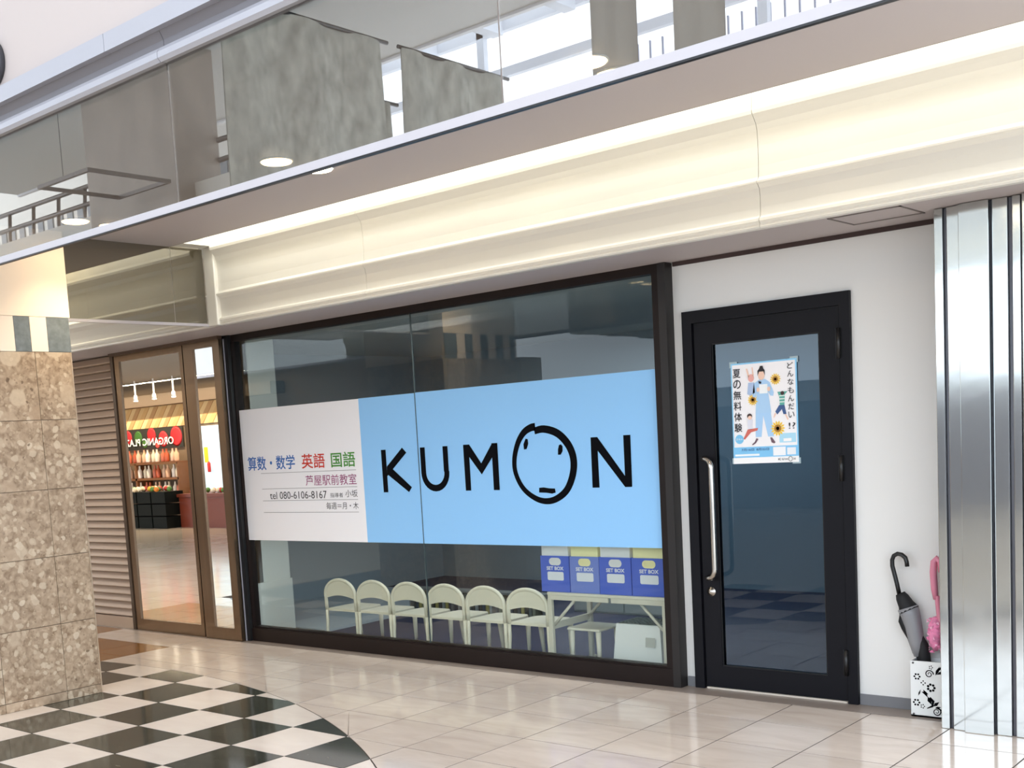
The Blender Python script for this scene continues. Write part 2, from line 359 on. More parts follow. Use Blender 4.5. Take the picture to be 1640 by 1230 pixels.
# floor further away (only seen in reflections): grid in the material
def farfloor():
    m = bpy.data.materials.new('distant_marble'); m.use_nodes = True; n = m.node_tree.nodes; l = m.node_tree.links; p = n['Principled BSDF']
    tc = n.new('ShaderNodeTexCoord'); bt = n.new('ShaderNodeTexBrick'); bt.offset = 0; bt.inputs['Scale'].default_value = 1 / S
    bt.inputs['Brick Width'].default_value = 1; bt.inputs['Row Height'].default_value = 1; bt.inputs['Mortar Size'].default_value = 0.008
    bt.inputs['Color1'].default_value = lin('#d3c6b6'); bt.inputs['Color2'].default_value = lin('#cbbca9'); bt.inputs['Mortar'].default_value = lin('#8d7d6c')
    l.new(tc.outputs['Object'], bt.inputs['Vector']); l.new(bt.outputs['Color'], p.inputs['Base Color']); p.inputs['Roughness'].default_value = 0.12; return m
FARF = farfloor()
fb = MB().box(-60, 40, -45, -9, -0.016, -0.001); fb.box(-60, -9, -9, 0, -0.016, -0.001); fb.box(14, 40, -9, 0, -0.016, -0.001)
obj('distant_paving', fb, FARF, floor)

# ---------------- facade wall with openings (window X -3.2..6.31, door X 6.43..8.71, slide doors left)
WY = 0.33
wf = struct('wall_front', 'smooth white wall panels around the black door', 'wall')
mw = MB(); mw.box(6.26, 6.46, WY, WY + 0.25, 0, 5.80); mw.box(6.46, 8.69, WY, WY + 0.25, 5.03, 5.80); mw.box(8.69, 14, WY, WY + 0.25, 0, 5.80)
obj('wall_panel', mw, WALLW, wf)
bb = struct('baseboard_front', 'low grey baseboard strip along the white wall', 'baseboard')
m_ = MB(); m_.box(6.30, 6.43, WY - 0.02, WY, 0, 0.135); m_.box(8.71, 14, WY - 0.02, WY, 0, 0.135); obj('baseboard_strip', m_, BASEB, bb)
# dark shadow gap between wall and soffit
gap = struct('trim_1', 'thin dark joint strip between white wall and soffit', 'trim')
obj('joint_strip', MB().box(6.31, 9.92, WY - 0.03, WY + 0.02, 5.665, 5.719), mat('brown_gap', '#3a2a28', 0.7), gap)

# ---------------- display window
win = struct('window_1', 'large dark bronze framed shop window of two panes', 'window')
fr = MB(); fy0, fy1 = 0.15, 0.36
obj('sill_frame', MB().box(-3.06, 6.17, fy0, fy1, 0, 0.245).box(-3.0, 6.1, 0.2, fy1, 0.245, 0.27), BRONZE, win)
obj('head_frame', MB().box(-3.06, 6.17, fy0 + .03, fy1, 5.60, 5.72), BRONZE, win)
obj('side_frame', MB().box(-3.06, -2.94, fy0 + .02, fy1, 0.245, 5.6), BRONZE, win)
obj('side_frame', MB().box(6.06, 6.17, fy0 + .02, fy1, 0.245, 5.6), BRONZE, win)
obj('frame_edge', MB().box(6.17, 6.285, fy0 - 0.01, WY + 0.02, 0, 5.715), mat('dark_bronze_return', '#15100f', 0.5), win)
obj('glass_pane', MB().box(-2.95, 1.556, 0.238, 0.244, 0.25, 5.61), GL_WIN, win)
obj('glass_pane', MB().box(1.566, 6.07, 0.238, 0.244, 0.25, 5.61), GL_WIN, win)
obj('pane_joint', MB().box(1.555, 1.567, 0.226, 0.248, 0.25, 5.61), mat('joint_sealant', '#3d4a4c', 0.5), win)
# multi-rail dark jamb left of the window
jm = struct('trim_2', 'upright black and steel track rails left of the window', 'trim')
for x0, x1, m, y0 in ((-3.0 - .16, -3.06, mat('blackish_rail', '#0b0b0d', 0.5), 0.10), (-3.2, -3.16, SILVER, 0.05), (-3.27, -3.2, mat('blackish_rail', '#0b0b0d', 0.5), 0.10)):
    obj('track_rail', MB().box(x0 + .1, x1 + .1, y0, 0.3, 0, 5.72), m, jm)

# ---------------- door
dr = struct('door_1', 'black framed glass door with long steel handle', 'door')
f1 = MB(); f1.box(6.434, 6.575, 0.27, 0.5, 0, 5.05); f1.box(8.575, 8.705, 0.27, 0.5, 0, 5.05); f1.box(6.575, 8.575, 0.27, 0.5, 4.89, 5.05)
obj('door_frame', f1, DOORM, dr)
obj('door_gap', MB().box(6.575, 8.575, 0.36, 0.40, 0.02, 4.89), DOORS, dr).hide_render = False
bpy.data.objects.remove(bpy.data.objects['door_gap'])
l1 = MB(); l1.box(6.595, 6.84, 0.30, 0.42, 0.03, 4.872); l1.box(8.305, 8.56, 0.30, 0.42, 0.03, 4.872); l1.box(6.84, 8.305, 0.30, 0.42, 0.03, 0.322); l1.box(6.84, 8.305, 0.30, 0.42, 4.602, 4.872)
lf = obj('door_leaf', l1, DOORM, dr)
gb = MB(); gb.box(6.84, 6.855, 0.312, 0.33, 0.322, 4.602); gb.box(8.29, 8.305, 0.312, 0.33, 0.322, 4.602); gb.box(6.855, 8.29, 0.312, 0.33, 0.322, 0.337); gb.box(6.855, 8.29, 0.312, 0.33, 4.587, 4.602)
obj('glazing_bead', gb, DOORS, dr)
obj('door_glass', MB().box(6.84, 8.305, 0.345, 0.351, 0.32, 4.604), GL_DOOR, dr)
obj('gap_strip', MB().box(6.575, 6.595, 0.33, 0.4, 0.03, 4.89).box(8.56, 8.575, 0.33, 0.4, 0.03, 4.89).box(6.595, 8.56, 0.33, 0.4, 4.872, 4.89), DOORS, dr)
def arcpts(p0, p1, p2, n=6):
    p0, p1, p2 = map(Vector, (p0, p1, p2)); return [p0 * (1 - t) ** 2 + p1 * 2 * t * (1 - t) + p2 * t * t for t in [i / n for i in range(n + 1)]]
hp = [(6.70, 0.30, 3.115), (6.72, 0.2, 3.115)] + arcpts((6.74, 0.17, 3.115), (6.88, 0.10, 3.115), (6.885, 0.10, 2.99)) + arcpts((6.885, 0.10, 1.66), (6.88, 0.10, 1.53), (6.74, 0.17, 1.53)) + [(6.72, 0.2, 1.53), (6.70, 0.30, 1.53)]
obj('handle', MB().tube(hp, 0.036, 12), CHROME, dr)
obj('lock_cylinder', MB().lathe([(0.0, -0.035), (0.038, -0.03), (0.045, -0.012), (0.062, -0.008), (0.066, 0.0)], (6.715, 0.30, 1.33), 20, 'y'), CHROME, dr)
for z0, z1 in ((4.26, 4.62), (2.78, 3.09), (0.36, 0.68)):
    obj('hinge', MB().lathe([(0.028, 0), (0.028, z1 - z0)], (8.568, 0.255, z0), 12).box(8.53, 8.60, 0.262, 0.27, z0, z1), BLACK, dr)
obj('threshold_strip', MB().box(6.6, 8.56, 0.29, 0.42, 0, 0.022), mat('pale_strip', '#cfc6ba', 0.4), dr)

# ---------------- sliding mirrored doors on the left
sd = struct('door_2', 'bronze framed sliding doors of mirrored glass reflecting a grocery', 'door')
def dframe(x0, x1, y0, y1, gl, gr):
    q = MB(); q.box(x0, gl, y0, y1, 0, 5.66); q.box(gr, x1, y0, y1, 0, 5.66); q.box(gl, gr, y0, y1, 0, 0.235); q.box(gl, gr, y0, y1, 5.54, 5.66)
    o = obj('door_leaf', q, BRST, sd); return o
dframe(-6.60, -4.24, 0.0, 0.10, -6.42, -4.345)
dframe(-4.17, -3.06, -0.03, 0.07, -3.87, -3.26)
obj('leaf_gap', MB().box(-4.26, -4.16, 0.04, 0.12, 0, 5.66), DOORS, sd)
obj('mirror_glass', MB().box(-6.42, -4.345, 0.03, 0.036, 0.23, 5.55), MIRROR, sd)
obj('mirror_glass', MB().box(-3.87, -3.26, 0.0, 0.006, 0.23, 5.55), MIRROR, sd)
obj('head_track', MB().box(-6.7, -3.06, -0.05, 0.2, 5.66, 5.72), mat('bronze_head', '#5c4a3c', 0.4, 0.5), sd)
obj('backing', MB().box(-6.6, -3.1, 0.14, 0.18, 0, 5.7), mat('backing_dark', '#1c1815', 0.8), sd)

# ---------------- louvred wall
lw_ = struct('wall_left', 'beige louvred wall of horizontal slats beside the sliding doors', 'wall')
obj('jamb', MB().box(-6.70, -6.60, -0.02, 0.15, 0, 5.72), mat('bronze_jamb', '#4d3f34', 0.35, 0.6), lw_)
obj('wall_backing', MB().box(-10.5, -6.70, 0.14, 0.3, 0, 5.72), mat('louvre_backing', '#5d4d41', 0.7), lw_)
obj('base_panel', MB().box(-10.5, -6.70, 0.02, 0.14, 0.0, 0.24), SLATM, lw_)
sl = mesh('slat', MB().prism_x([(0.10, 0.0), (0.0, 0.015), (0.0, 0.035), (0.085, 0.148), (0.12, 0.148), (0.12, 0.0)], 0, 3.8)); sl.materials.append(SLATM)
for k in range(35):
    o = bpy.data.objects.new('slat', sl); C.objects.link(o); o.location = Vector((-10.5, 0.02, 0.25 + k * 0.1555)) * S; o.parent = lw_

# ---------------- soffits
sf = struct('ceiling', 'mauve grey soffit above the shopfront and walkway', 'ceiling')
obj('lower_soffit', MB().box(-14, 14, -0.96, 0.45, 5.72, 5.80), SOFFIT, sf)
obj('upper_soffit', MB().box(-14, 16, -7.12, -1.80, 7.0, 7.12), SOFFIT, sf)
obj('cove_roof', MB().box(-14, 16, -1.86, -0.6, 7.75, 7.85).box(-14, 16, -1.84, -1.79, 7.12, 7.75), mat('cove_white', '#eeeae0', 0.6), sf)
obj('soffit_bead', MB().box(-1.9, 14, -1.80, -1.775, 7.0, 7.03), mat('grey_bead', '#9a938c', 0.5), sf)
# access hatch outline in the lower soffit
hm = MB(); z = 5.712
for a_ in ((8.98, 9.78, -0.93, -0.90), (8.98, 9.78, -0.24, -0.21), (8.98, 9.0, -0.93, -0.21), (9.76, 9.78, -0.93, -0.21)): hm.box(*a_, z, 5.722)
obj('hatch_frame', hm, mat('hatch_grey', '#6e6662', 0.6), sf)

# ---------------- fascia
fs = struct('trim_3', 'cream moulded fascia band lit from its cove above', 'trim')
def prof():
    P = [(-0.96, 5.72), (-1.06, 5.72), (-1.085, 5.74), (-1.07, 5.765), (-1.07, 5.78), (-1.095, 5.80), (-1.09, 5.83), (-1.055, 5.85), (-1.05, 5.86)]
    P += [(-1.045, 5.95), (-1.045, 6.08), (-1.06, 6.16), (-1.095, 6.20), (-1.12, 6.215), (-1.12, 6.235), (-1.09, 6.255), (-1.07, 6.28)]
    P += [(-1.06, 6.40), (-1.06, 6.62), (-1.07, 6.78), (-1.09, 6.85), (-1.14, 6.91), (-1.18, 6.95), (-1.19, 6.99), (-1.18, 7.03), (-1.16, 7.3), (-1.14, 7.75), (-0.96, 7.75)]
    return P
for x0, x1 in ((-1.60, 1.915), (1.922, 8.255), (8.262, 14)):
    mbp = MB().prism_x(prof(), x0, x1); obj('fascia_panel', mbp, CREAM, fs)
# end stile with mitred return
obj('end_stile', MB().bbox(-1.87, -1.60, -1.13, -0.96, 5.72, 7.02, 0.02), CREAM, fs)
obj('end_return', MB().box(-1.87, -1.60, -1.80, -0.96, 7.02, 7.08).box(-1.875, -1.6, -1.3, -0.96, 7.08, 7.75), CREAM, fs)
fs2 = struct('trim_4', 'further cream fascia continuing behind the tinted glass screen', 'trim')
obj('fascia_panel', MB().prism_x(prof(), -14, -1.90), CREAM, fs2)
# upper wall and silver trims over the glass screen
uw = struct('wall_upper', 'pale pink upper wall above the silver trim', 'wall')
obj('wall_panel', MB().box(-14, 16, -7.16, -6.9, 7.43, 20), PINKW, uw)
ut = struct('trim_5', 'silver metal double trim under the pink upper wall', 'trim')
pr1 = [(-7.0, 7.0), (-7.17, 7.0), (-7.20, 7.03), (-7.20, 7.08), (-7.17, 7.12), (-7.0, 7.12)]
pr2 = [(-7.0, 7.12), (-7.12, 7.12), (-7.12, 7.20), (-7.16, 7.27), (-7.0, 7.27)]
pr3 = [(-7.0, 7.27), (-7.23, 7.27), (-7.23, 7.43), (-7.0, 7.43)]
for x0, x1 in ((-14, 4.945), (4.952, 16)): obj('upper_rail', MB().prism_x(pr3, x0, x1), SILVER, ut)
for x0, x1 in ((-14, 5.70), (5.707, 16)):
    obj('lower_rail', MB().prism_x(pr1, x0, x1), SILVER, ut); obj('groove_rail', MB().prism_x(pr2, x0, x1), SILVERD, ut)

# ================================================================== THINGS OF THE WALKWAY
# hanging reflective glass screen
gs = thing('glass_screen', 'long hanging glass screen reflecting the skylights, under the silver trim', 'screen')
xs = [-14, 1.9, 5.73, 9.43, 13.1, 16]
for x0, x1 in zip(xs, xs[1:]):
    obj('glass_pane', MB().box(x0 + 0.006, x1 - 0.006, -7.124, -7.118, 5.80, 7.0), GL_SMOKE, gs)
obj('bottom_rail', MB().box(-14, 16, -7.14, -7.10, 5.735, 5.80), LIPM, gs)
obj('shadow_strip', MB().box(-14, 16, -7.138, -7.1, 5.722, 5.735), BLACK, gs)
# side glass screen between pillar and fascia
ts = thing('tinted_glass_screen', 'brown tinted glass screen hanging between the pillar and the cream fascia', 'screen')
obj('glass_pane', MB().box(-1.879, -1.873, -3.96, -1.79, 5.76, 7.0), GL_BRONZE, ts)
obj('glass_pane', MB().box(-1.879, -1.873, -1.78, -1.14, 5.76, 7.0), GL_BRONZE, ts)
obj('bottom_rail', MB().box(-1.90, -1.85, -3.96, -1.0, 5.72, 5.765), LIPM, ts)

# pillar
PX = -1.49; PW = 2.3; PY0, PY1 = -6.30, -3.965
pl = thing('stone_pillar', 'square pillar clad in brown breccia stone with black and cream band', 'pillar', (PX - PW / 2, (PY0 + PY1) / 2, 0))
ox, oy = PX - PW / 2, (PY0 + PY1) / 2
hx, hy = PW / 2, (PY1 - PY0) / 2
obj('core', MB().box(-hx + .04, hx - .04, -hy + .04, hy - .04, 0, 6.99), mat('pillar_core', '#7d6a58', 0.8), pl)
rows = [0.0, 0.14, 1.17, 2.19, 3.19, 4.215, 5.215]
ys_ = [PY1, -4.59, -5.58, PY0]
for i in range(6):
    z0, z1 = rows[i], rows[i + 1]
    for j in range(3):
        y1, y0 = ys_[j] - oy, ys_[j + 1] - oy
        if j == 0: y1 -= 0.045
        obj('stone_slab', MB().box(hx - .04, hx, y0 + .004, y1 - .004, z0 + .004, z1 - .004), STONE, pl)          # +X face
    for (a0, a1) in ((-hx + .03, -0.05), (-0.05, hx - 0.045)):
        obj('stone_slab', MB().box(a0 + .004, a1 - .004, hy - .04, hy, z0 + .004, z1 - .004), STONE, pl)
        obj('stone_slab', MB().box(a0 + .004, a1 - .004, -hy, -hy + .04, z0 + .004, z1 - .004), STONE, pl)
obj('corner_chamfer', MB().prism_z([(hx - .04, hy - .04), (hx, hy - .045), (hx - .045, hy)], 0, 5.73), mat('pale_stone_edge', '#c9b69e', 0.4), pl)
# stripe band
yb = [-3.99, -4.36, -4.63, -4.88, -5.13, -5.38, -5.63, -5.88, -6.13, -6.30]
for k in range(9):
    obj('band_tile', MB().box(hx - .04, hx + .004, yb[k + 1] - oy + .003, yb[k] - oy - .003, 5.215, 5.72),
        mat('grey_green_stone', '#6b7377', 0.3, noise=((25, 25, 25), 0.2)) if k % 2 == 0 else mat('cream_band_stone', '#ecdccd', 0.35), pl)
obj('band_back', MB().box(-hx, hx - .05, -hy, -hy + .04, 5.215, 5.72).box(-hx, hx - .05, hy - .04, hy, 5.215, 5.72), mat('cream_band_stone', '#ecdccd', 0.35), pl)
obj('plaster_top', MB().box(-hx, hx, -hy, hy, 5.725, 6.995), CREAMP, pl)

# round black fixture on the upper wall
rf = thing('wall_fixture', 'round black fixture with grey rim on the pink upper wall', 'fixture', (2.84, -7.16, 7.70))
obj('rim', MB().lathe([(0.225, 0.0), (0.235, -0.05), (0.225, -0.085), (0.195, -0.085), (0.185, -0.05)], (0, 0, 0), 40, 'y'), mat('dark_grey_rim', '#3c3c42', 0.4), rf)
obj('face', MB().lathe([(0.185, -0.04), (0.15, -0.055), (0.01, -0.06)], (0, 0, 0), 40, 'y'), BLACK, rf)

# downlights in the upper soffit
dl_lab = {(-0.7, -4.21): 'bright round downlight in the soffit nearest the pillar, front of its pair', (-0.72, -3.59): 'bright round downlight in the soffit nearest the pillar, rear of its pair',
          (3.57, -4.07): 'bright round downlight, front of the middle pair', (3.56, -3.40): 'bright round downlight, rear of the middle pair cut by the glass edge',
          (8.09, -4.11): 'bright round downlight, front of the right pair', (8.04, -3.57): 'bright round downlight, rear of the right pair'}
first = None
for (x, y), lab in dl_lab.items():
    if first is None:
        t = thing('downlight', lab, 'lamp', (x, y, 7.0), group='round downlights in the walkway soffit')
        obj('trim_ring', MB().lathe([(0.20, 0.0), (0.205, -0.014), (0.19, -0.018), (0.18, -0.012)], n=28), WHITEP, t)
        obj('lens', MB().lathe([(0.185, -0.018), (0.175, -0.03), (0.01, -0.034)], n=28), LAMP, t); first = t
    else:
        t = first.copy(); C.objects.link(t); t.location = Vector((x, y, 7.0)) * S; t['label'] = lab
        for ch in first.children: k = ch.copy(); C.objects.link(k); k.parent = t
    L = bpy.data.lights.new('downlight_beam', 'SPOT'); L.energy = 26 if x < 0 else 6; L.color = (1, 0.80, 0.52); L.spot_size = 1.9; L.spot_blend = 0.7; L.shadow_soft_size = 0.05
    lo = bpy.data.objects.new('downlight_beam', L); C.objects.link(lo); lo.location = Vector((x, y, 6.95)) * S
L = bpy.data.lights.new('corridor_downlight_beam', 'SPOT'); L.energy = 60; L.color = (1, 0.78, 0.52); L.spot_size = 2.3; L.spot_blend = 0.8; L.shadow_soft_size = 0.1
lo = bpy.data.objects.new('corridor_downlight_beam', L); C.objects.link(lo); lo.location = Vector((-6.6, -3.2, 6.9)) * S

# ---------------- stainless steel folding shutter column
col = thing('steel_column', 'tall column of vertical brushed stainless steel panels right of the umbrella stand', 'column', (10.6, -0.1, 0))
def cpanel(name, x0, x1, y, m): obj(name, MB().bbox(x0 - 10.6, x1 - 10.6, y + 0.1, 0.42, 0.0, 5.715, 0.006), m, col)
cpanel('steel_panel', 9.915, 10.005, -0.35, STEEL); cpanel('groove', 10.005, 10.05, -0.31, STEELG); cpanel('steel_panel', 10.05, 10.19, -0.36, STEEL)
cpanel('steel_panel', 10.19, 10.495, -0.425, STEEL); cpanel('groove', 10.495, 10.515, -0.34, STEELG); cpanel('steel_panel', 10.515, 10.665, -0.37, STEEL)
cpanel('groove', 10.665, 10.71, -0.33, STEELG); cpanel('steel_panel', 10.71, 10.79, -0.37, STEEL); cpanel('groove', 10.79, 10.82, -0.33, STEELG); cpanel('steel_panel', 10.82, 11.6, -0.43, STEEL)

# ---------------- umbrella stand
us = thing('umbrella_stand', 'white square umbrella stand with black floral scroll pattern', 'stand', (9.67, 0.17, 0))
ss = MB(); hw, hd, hh = 0.235, 0.13, 0.665
ss.box(-hw, hw, -hd, -hd + .012, 0.0, hh); ss.box(-hw, hw, hd - .012, hd, 0, hh); ss.box(-hw, -hw + .012, -hd + .012, hd - .012, 0, hh); ss.box(hw - .012, hw, -hd + .012, hd - .012, 0, hh); ss.box(-hw, hw, -hd, hd, 0, 0.02)
obj('body', ss, WHITEP, us)
obj('inner_tray', MB().box(-hw + .012, hw - .012, -hd + .012, hd - .012, .55, .56), BLACK, us)
sp = MB(); Y = -hd - 0.002
def spiral(cx, cz, r, turns, dirn=1, a0=0.0, w0=0.014):
    n = int(turns * 14); sp.stroke([(cx + r * (1 - 0.8 * i / n) * math.cos(a0 + dirn * turns * 2 * PI * i / n), cz + r * (1 - 0.8 * i / n) * math.sin(a0 + dirn * turns * 2 * PI * i / n)) for i in range(n + 1)], [w0 * (1 - 0.5 * i / n) for i in range(n + 1)], Y)
def flower(cx, cz, r, n=6):
    for k in range(n):
        A = 2 * PI * k / n; sp.disc(cx + r * math.cos(A), cz + r * math.sin(A), r * 0.4, Y, 8)
def leaf(x0, z0, x1, z1, wd):
    d = Vector((x1 - x0, z1 - z0)); nn = Vector((-d.y, d.x)).normalized() * wd; m1 = Vector((x0, z0)) + d * .45
    sp.poly([(x0, z0), (m1.x + nn.x, m1.y + nn.y), (x1, z1), (m1.x - nn.x, m1.y - nn.y)], Y)
spiral(-0.02, 0.52, 0.05, 1.6); spiral(0.06, 0.08, 0.05, 1.6, -1, 1); flower(-0.16, 0.48, 0.03); flower(0.0, 0.36, 0.038, 7); flower(-0.17, 0.17, 0.032); flower(-0.09, 0.41, 0.022, 4); flower(-0.1, 0.13, 0.02, 5); flower(0.0, 0.6, 0.018, 5)
for q in ((0.05, 0.51, 0.10, 0.62, .018), (0.06, 0.52, 0.16, 0.57, .016), (0.07, 0.55, 0.14, 0.64, .012), (-0.09, 0.33, -0.04, 0.24, .02), (-0.11, 0.3, -0.03, 0.28, .018), (-0.04, 0.25, 0.0, 0.16, .025), (0.02, 0.14, 0.09, 0.2, .02), (0.04, 0.12, 0.11, 0.14, .015), (-0.15, 0.25, -0.12, 0.33, .01), (0.10, 0.09, 0.17, 0.03, .014), (0.14, 0.07, 0.15, 0.0, .014), (0.1, 0.1, 0.19, 0.09, .01)): leaf(*q)
sp.stroke([(-0.02, 0.24), (0.02, 0.2), (0.01, 0.14), (-0.05, 0.11)], [.03, .035, .025, .01], Y); sp.stroke([(0.05, 0.13), (0.12, 0.10), (0.15, 0.02)], [.012, .02, .012], Y)
printed('floral_print', sp, INK, us)
for z_ in (0.64, 0.03): obj('rivet', MB().lathe([(0.0, -0.012), (0.011, -0.008), (0.013, 0)], (-0.205, -hd, z_), 8, 'y'), STEELG, us)

# black umbrella
ub = thing('black_umbrella', 'furled black and clear grey umbrella with crook handle leaning left in the stand', 'umbrella', (9.64, 0.2, 0.03))
def U(x, z, y=0.2): return (x - 9.64, y - 0.2, z - 0.03)
hk = [U(9.265, 1.40), U(9.235, 1.55), U(9.205, 1.68), U(9.185, 1.76)] + [U(*p) for p in ((9.185, 1.83), (9.205, 1.88), (9.25, 1.905), (9.30, 1.895), (9.34, 1.86), (9.355, 1.81), (9.36, 1.755))]
obj('handle', MB().tube(hk, 0.026, 10), BLACK, ub)
obj('shaft', MB().tube([U(9.265, 1.42), U(9.62, 0.06)], 0.014, 8), STEELG, ub)
ax0 = Vector(U(9.275, 1.42)); ax1 = Vector(U(9.61, 0.25)); dv = ax1 - ax0
def on(t, dx=0.0): p = ax0 + dv * t; return (p.x + dx, p.y, p.z)
obj('collar', MB().tube([on(-0.01), on(0.03, .01), on(0.10, .03), on(0.16, .045)], [0.055, 0.075, 0.09, 0.12], 12), BLACKF, ub)
obj('canopy', MB().tube([on(0.13, .04), on(0.2, .045), on(0.32, .04), on(0.48, .02), on(0.62, 0.0)], [0.118, 0.11, 0.098, 0.085, 0.06], 14), CLEARF, ub)
obj('dark_panel', MB().tube([on(0.40, .09), on(0.5, .085), on(0.62, .05), on(0.8, .02), on(0.98)], [0.02, 0.06, 0.075, 0.07, 0.03], 12), BLACKF, ub)
obj('strap', MB().tube([on(0.2, -.05), on(0.27, -.07), on(0.34, -.06), on(0.45, -.055), on(0.6, -0.06)], [0.03, 0.05, 0.05, 0.022, 0.01], 9), BLACKF, ub)
obj('tie_band', MB().tube([on(0.41, -0.05), on(0.40, 0.10)], [0.014, 0.02], 8), BLACKF, ub)
# pink umbrella
pu = thing('pink_umbrella', 'pink handled umbrella with ruffled pink bag, half hidden by the steel column', 'umbrella', (9.8, 0.2, 0.03))
def W(x, z, y=0.2): return (x - 9.8, y - 0.2, z - 0.03)
obj('handle', MB().tube([W(9.685, 1.38), W(9.67, 1.5), W(9.66, 1.7), W(9.67, 1.82), W(9.70, 1.86), W(9.74, 1.82), W(9.745, 1.7)], [.03, .04, .042, .04, .036, .034, .03], 10), PINK, pu)
obj('shaft', MB().tube([W(9.70, 1.42), W(9.74, 0.9), W(9.80, 0.1)], [0.032, 0.026, 0.02], 8), PINK, pu)
rb = MB()
for k in range(60):
    A = random.uniform(0, 2 * PI); zz = random.uniform(-0.21, 0.20); rr = 0.085 * math.sqrt(max(0.15, 1 - (zz / 0.24) ** 2)); p = Vector(W(9.675 + rr * math.cos(A) * 1.0, 0.97 + zz, 0.2 + 0.07 * math.sin(A)))
    q = [(p.x + random.uniform(-.035, .035), p.y + random.uniform(-.03, .03), p.z + random.uniform(-.03, .03)) for _ in range(4)]
    rb.add(q, [(0, 1, 2), (0, 2, 3), (0, 3, 1), (1, 3, 2)])
rb.lathe([(0.02, -0.2), (0.07, -0.12), (0.085, 0.0), (0.075, 0.12), (0.03, 0.2)], W(9.675, 0.97), 12)
obj('ruffle', rb, PINKF, pu)
rb2 = MB()
for k in range(28):
    A = random.uniform(0, 2 * PI); zz = random.uniform(-0.18, 0.17); p = Vector(W(9.675 + 0.085 * math.cos(A), 0.97 + zz, 0.2 - 0.075 * abs(math.sin(A))))
    rb2.add([(p.x + random.uniform(-.02, .02), p.y + random.uniform(-.02, .0), p.z + random.uniform(-.02, .02)) for _ in range(4)], [(0, 1, 2), (0, 2, 3), (0, 3, 1), (1, 3, 2)])
obj('ruffle_frill', rb2, PINKL, pu)['kind'] = 'stuff'

# ================================================================== WINDOW SIGN
sg = thing('window_sign', 'wide white and sky blue film sign with black lettering and face on the shop window', 'sign', (0, 0, 0))
Yf = 0.233
obj('white_film', MB().box(-2.985, 0.255, Yf, Yf + 0.004, 1.91, 4.335), FILMW, sg)
obj('blue_film', MB().box(0.255, 1.556, Yf, Yf + 0.004, 1.91, 4.34), FILMB, sg)
obj('blue_film', MB().box(1.566, 6.055, Yf, Yf + 0.004, 1.91, 4.345), FILMB, sg)
Yp = Yf - 0.003
def letter(polys):
    q = MB()
    for k_, p in enumerate(polys): q.poly(p, Yp - 0.0012 * k_)
    return printed('letter', q, INK, sg)
letter([[(0.715, 3.46), (0.825, 3.46), (0.825, 2.755), (0.72, 2.755)], [(0.825, 3.02), (0.83, 3.18), (1.205, 3.48), (1.295, 3.395), (0.96, 3.13)], [(0.84, 3.05), (0.96, 3.14), (1.375, 2.83), (1.305, 2.75)]])
um = MB(); um.stroke([(1.655, 3.465), (1.655, 3.08)] + [(1.905 - 0.25 * math.cos(A), 3.055 - 0.25 * math.sin(A)) for A in [PI * i / 14 for i in range(15)]] + [(2.145, 3.08), (2.145, 3.465)], 0.105, Yp); printed('letter', um, INK, sg)
letter([[(2.525, 3.47), (2.64, 3.47), (2.64, 2.755), (2.53, 2.755)], [(2.53, 3.47), (2.65, 3.47), (2.93, 3.10), (2.875, 3.0), (2.62, 3.3)], [(3.21, 3.47), (3.11, 3.47), (2.82, 3.10), (2.875, 3.0), (3.14, 3.3)], [(3.10, 3.47), (3.215, 3.47), (3.215, 2.755), (3.10, 2.755)]])
letter([[(4.925, 3.475), (5.035, 3.475), (5.04, 2.76), (4.92, 2.76)], [(4.93, 3.475), (5.04, 3.475), (5.58, 2.78), (5.575, 2.76), (5.47, 2.76), (4.99, 3.34)], [(5.475, 3.48), (5.59, 3.48), (5.585, 2.765), (5.475, 2.765)]])
def smooth_loop(P, n=6, closed=True):
    out = []; m = len(P)
    for i in range(m if closed else m - 1):
        g4 = [Vector(P[j % m]) if closed else Vector(P[min(max(j, 0), m - 1)]) for j in (i - 1, i, i + 1, i + 2)]
        for k in range(n):
            t = k / n; out.append(tuple(0.5 * ((2 * g4[1]) + (-g4[0] + g4[2]) * t + (2 * g4[0] - 5 * g4[1] + 4 * g4[2] - g4[3]) * t * t + (-g4[0] + 3 * g4[1] - 3 * g4[2] + g4[3]) * t ** 3)))
    if not closed: out.append(tuple(P[-1]))
    return out
F = [(3.95, 3.675), (3.86, 3.665), (3.73, 3.60), (3.61, 3.45), (3.53, 3.22), (3.54, 3.0), (3.67, 2.77), (3.89, 2.62), (4.10, 2.575), (4.30, 2.62), (4.48, 2.75), (4.59, 2.97), (4.61, 3.19), (4.53, 3.39), (4.35, 3.56), (4.11, 3.635), (3.93, 3.615)]
lp = smooth_loop(F, 5, False); fm = MB(); fm.stroke(lp, [0.10 + 0.02 * math.sin(i * 0.09 + 2.2) for i in range(len(lp))], Yp); printed('face_outline', fm, INK, sg)
em = MB(); em2 = MB(); em.poly([(3.76, 3.51), (3.80, 3.50), (3.805, 3.43), (3.77, 3.355), (3.72, 3.35), (3.715, 3.43)], Yp); em2.poly([(4.40, 3.40), (4.43, 3.37), (4.425, 3.30), (4.39, 3.25), (4.34, 3.25), (4.345, 3.33), (4.365, 3.39)], Yp)
printed('face_eye', em, INK, sg); printed('face_eye', em2, INK, sg)
printed('face_mouth', MB().poly([(3.965, 2.775), (4.05, 2.78), (4.15, 2.765), (4.255, 2.76), (4.265, 2.70), (4.2, 2.685), (4.1, 2.70), (3.96, 2.705)], Yp), INK, sg)
BL, RD, GN, MG, BK = flat('#2c66b0'), flat('#c8331f'), flat('#3f8a2c'), flat('#8d2466'), flat('#33343a')
fit_text('lettering', '算数・数学', -2.80, -1.47, 3.205, 3.465, Yp, BL, sg, 0.012)
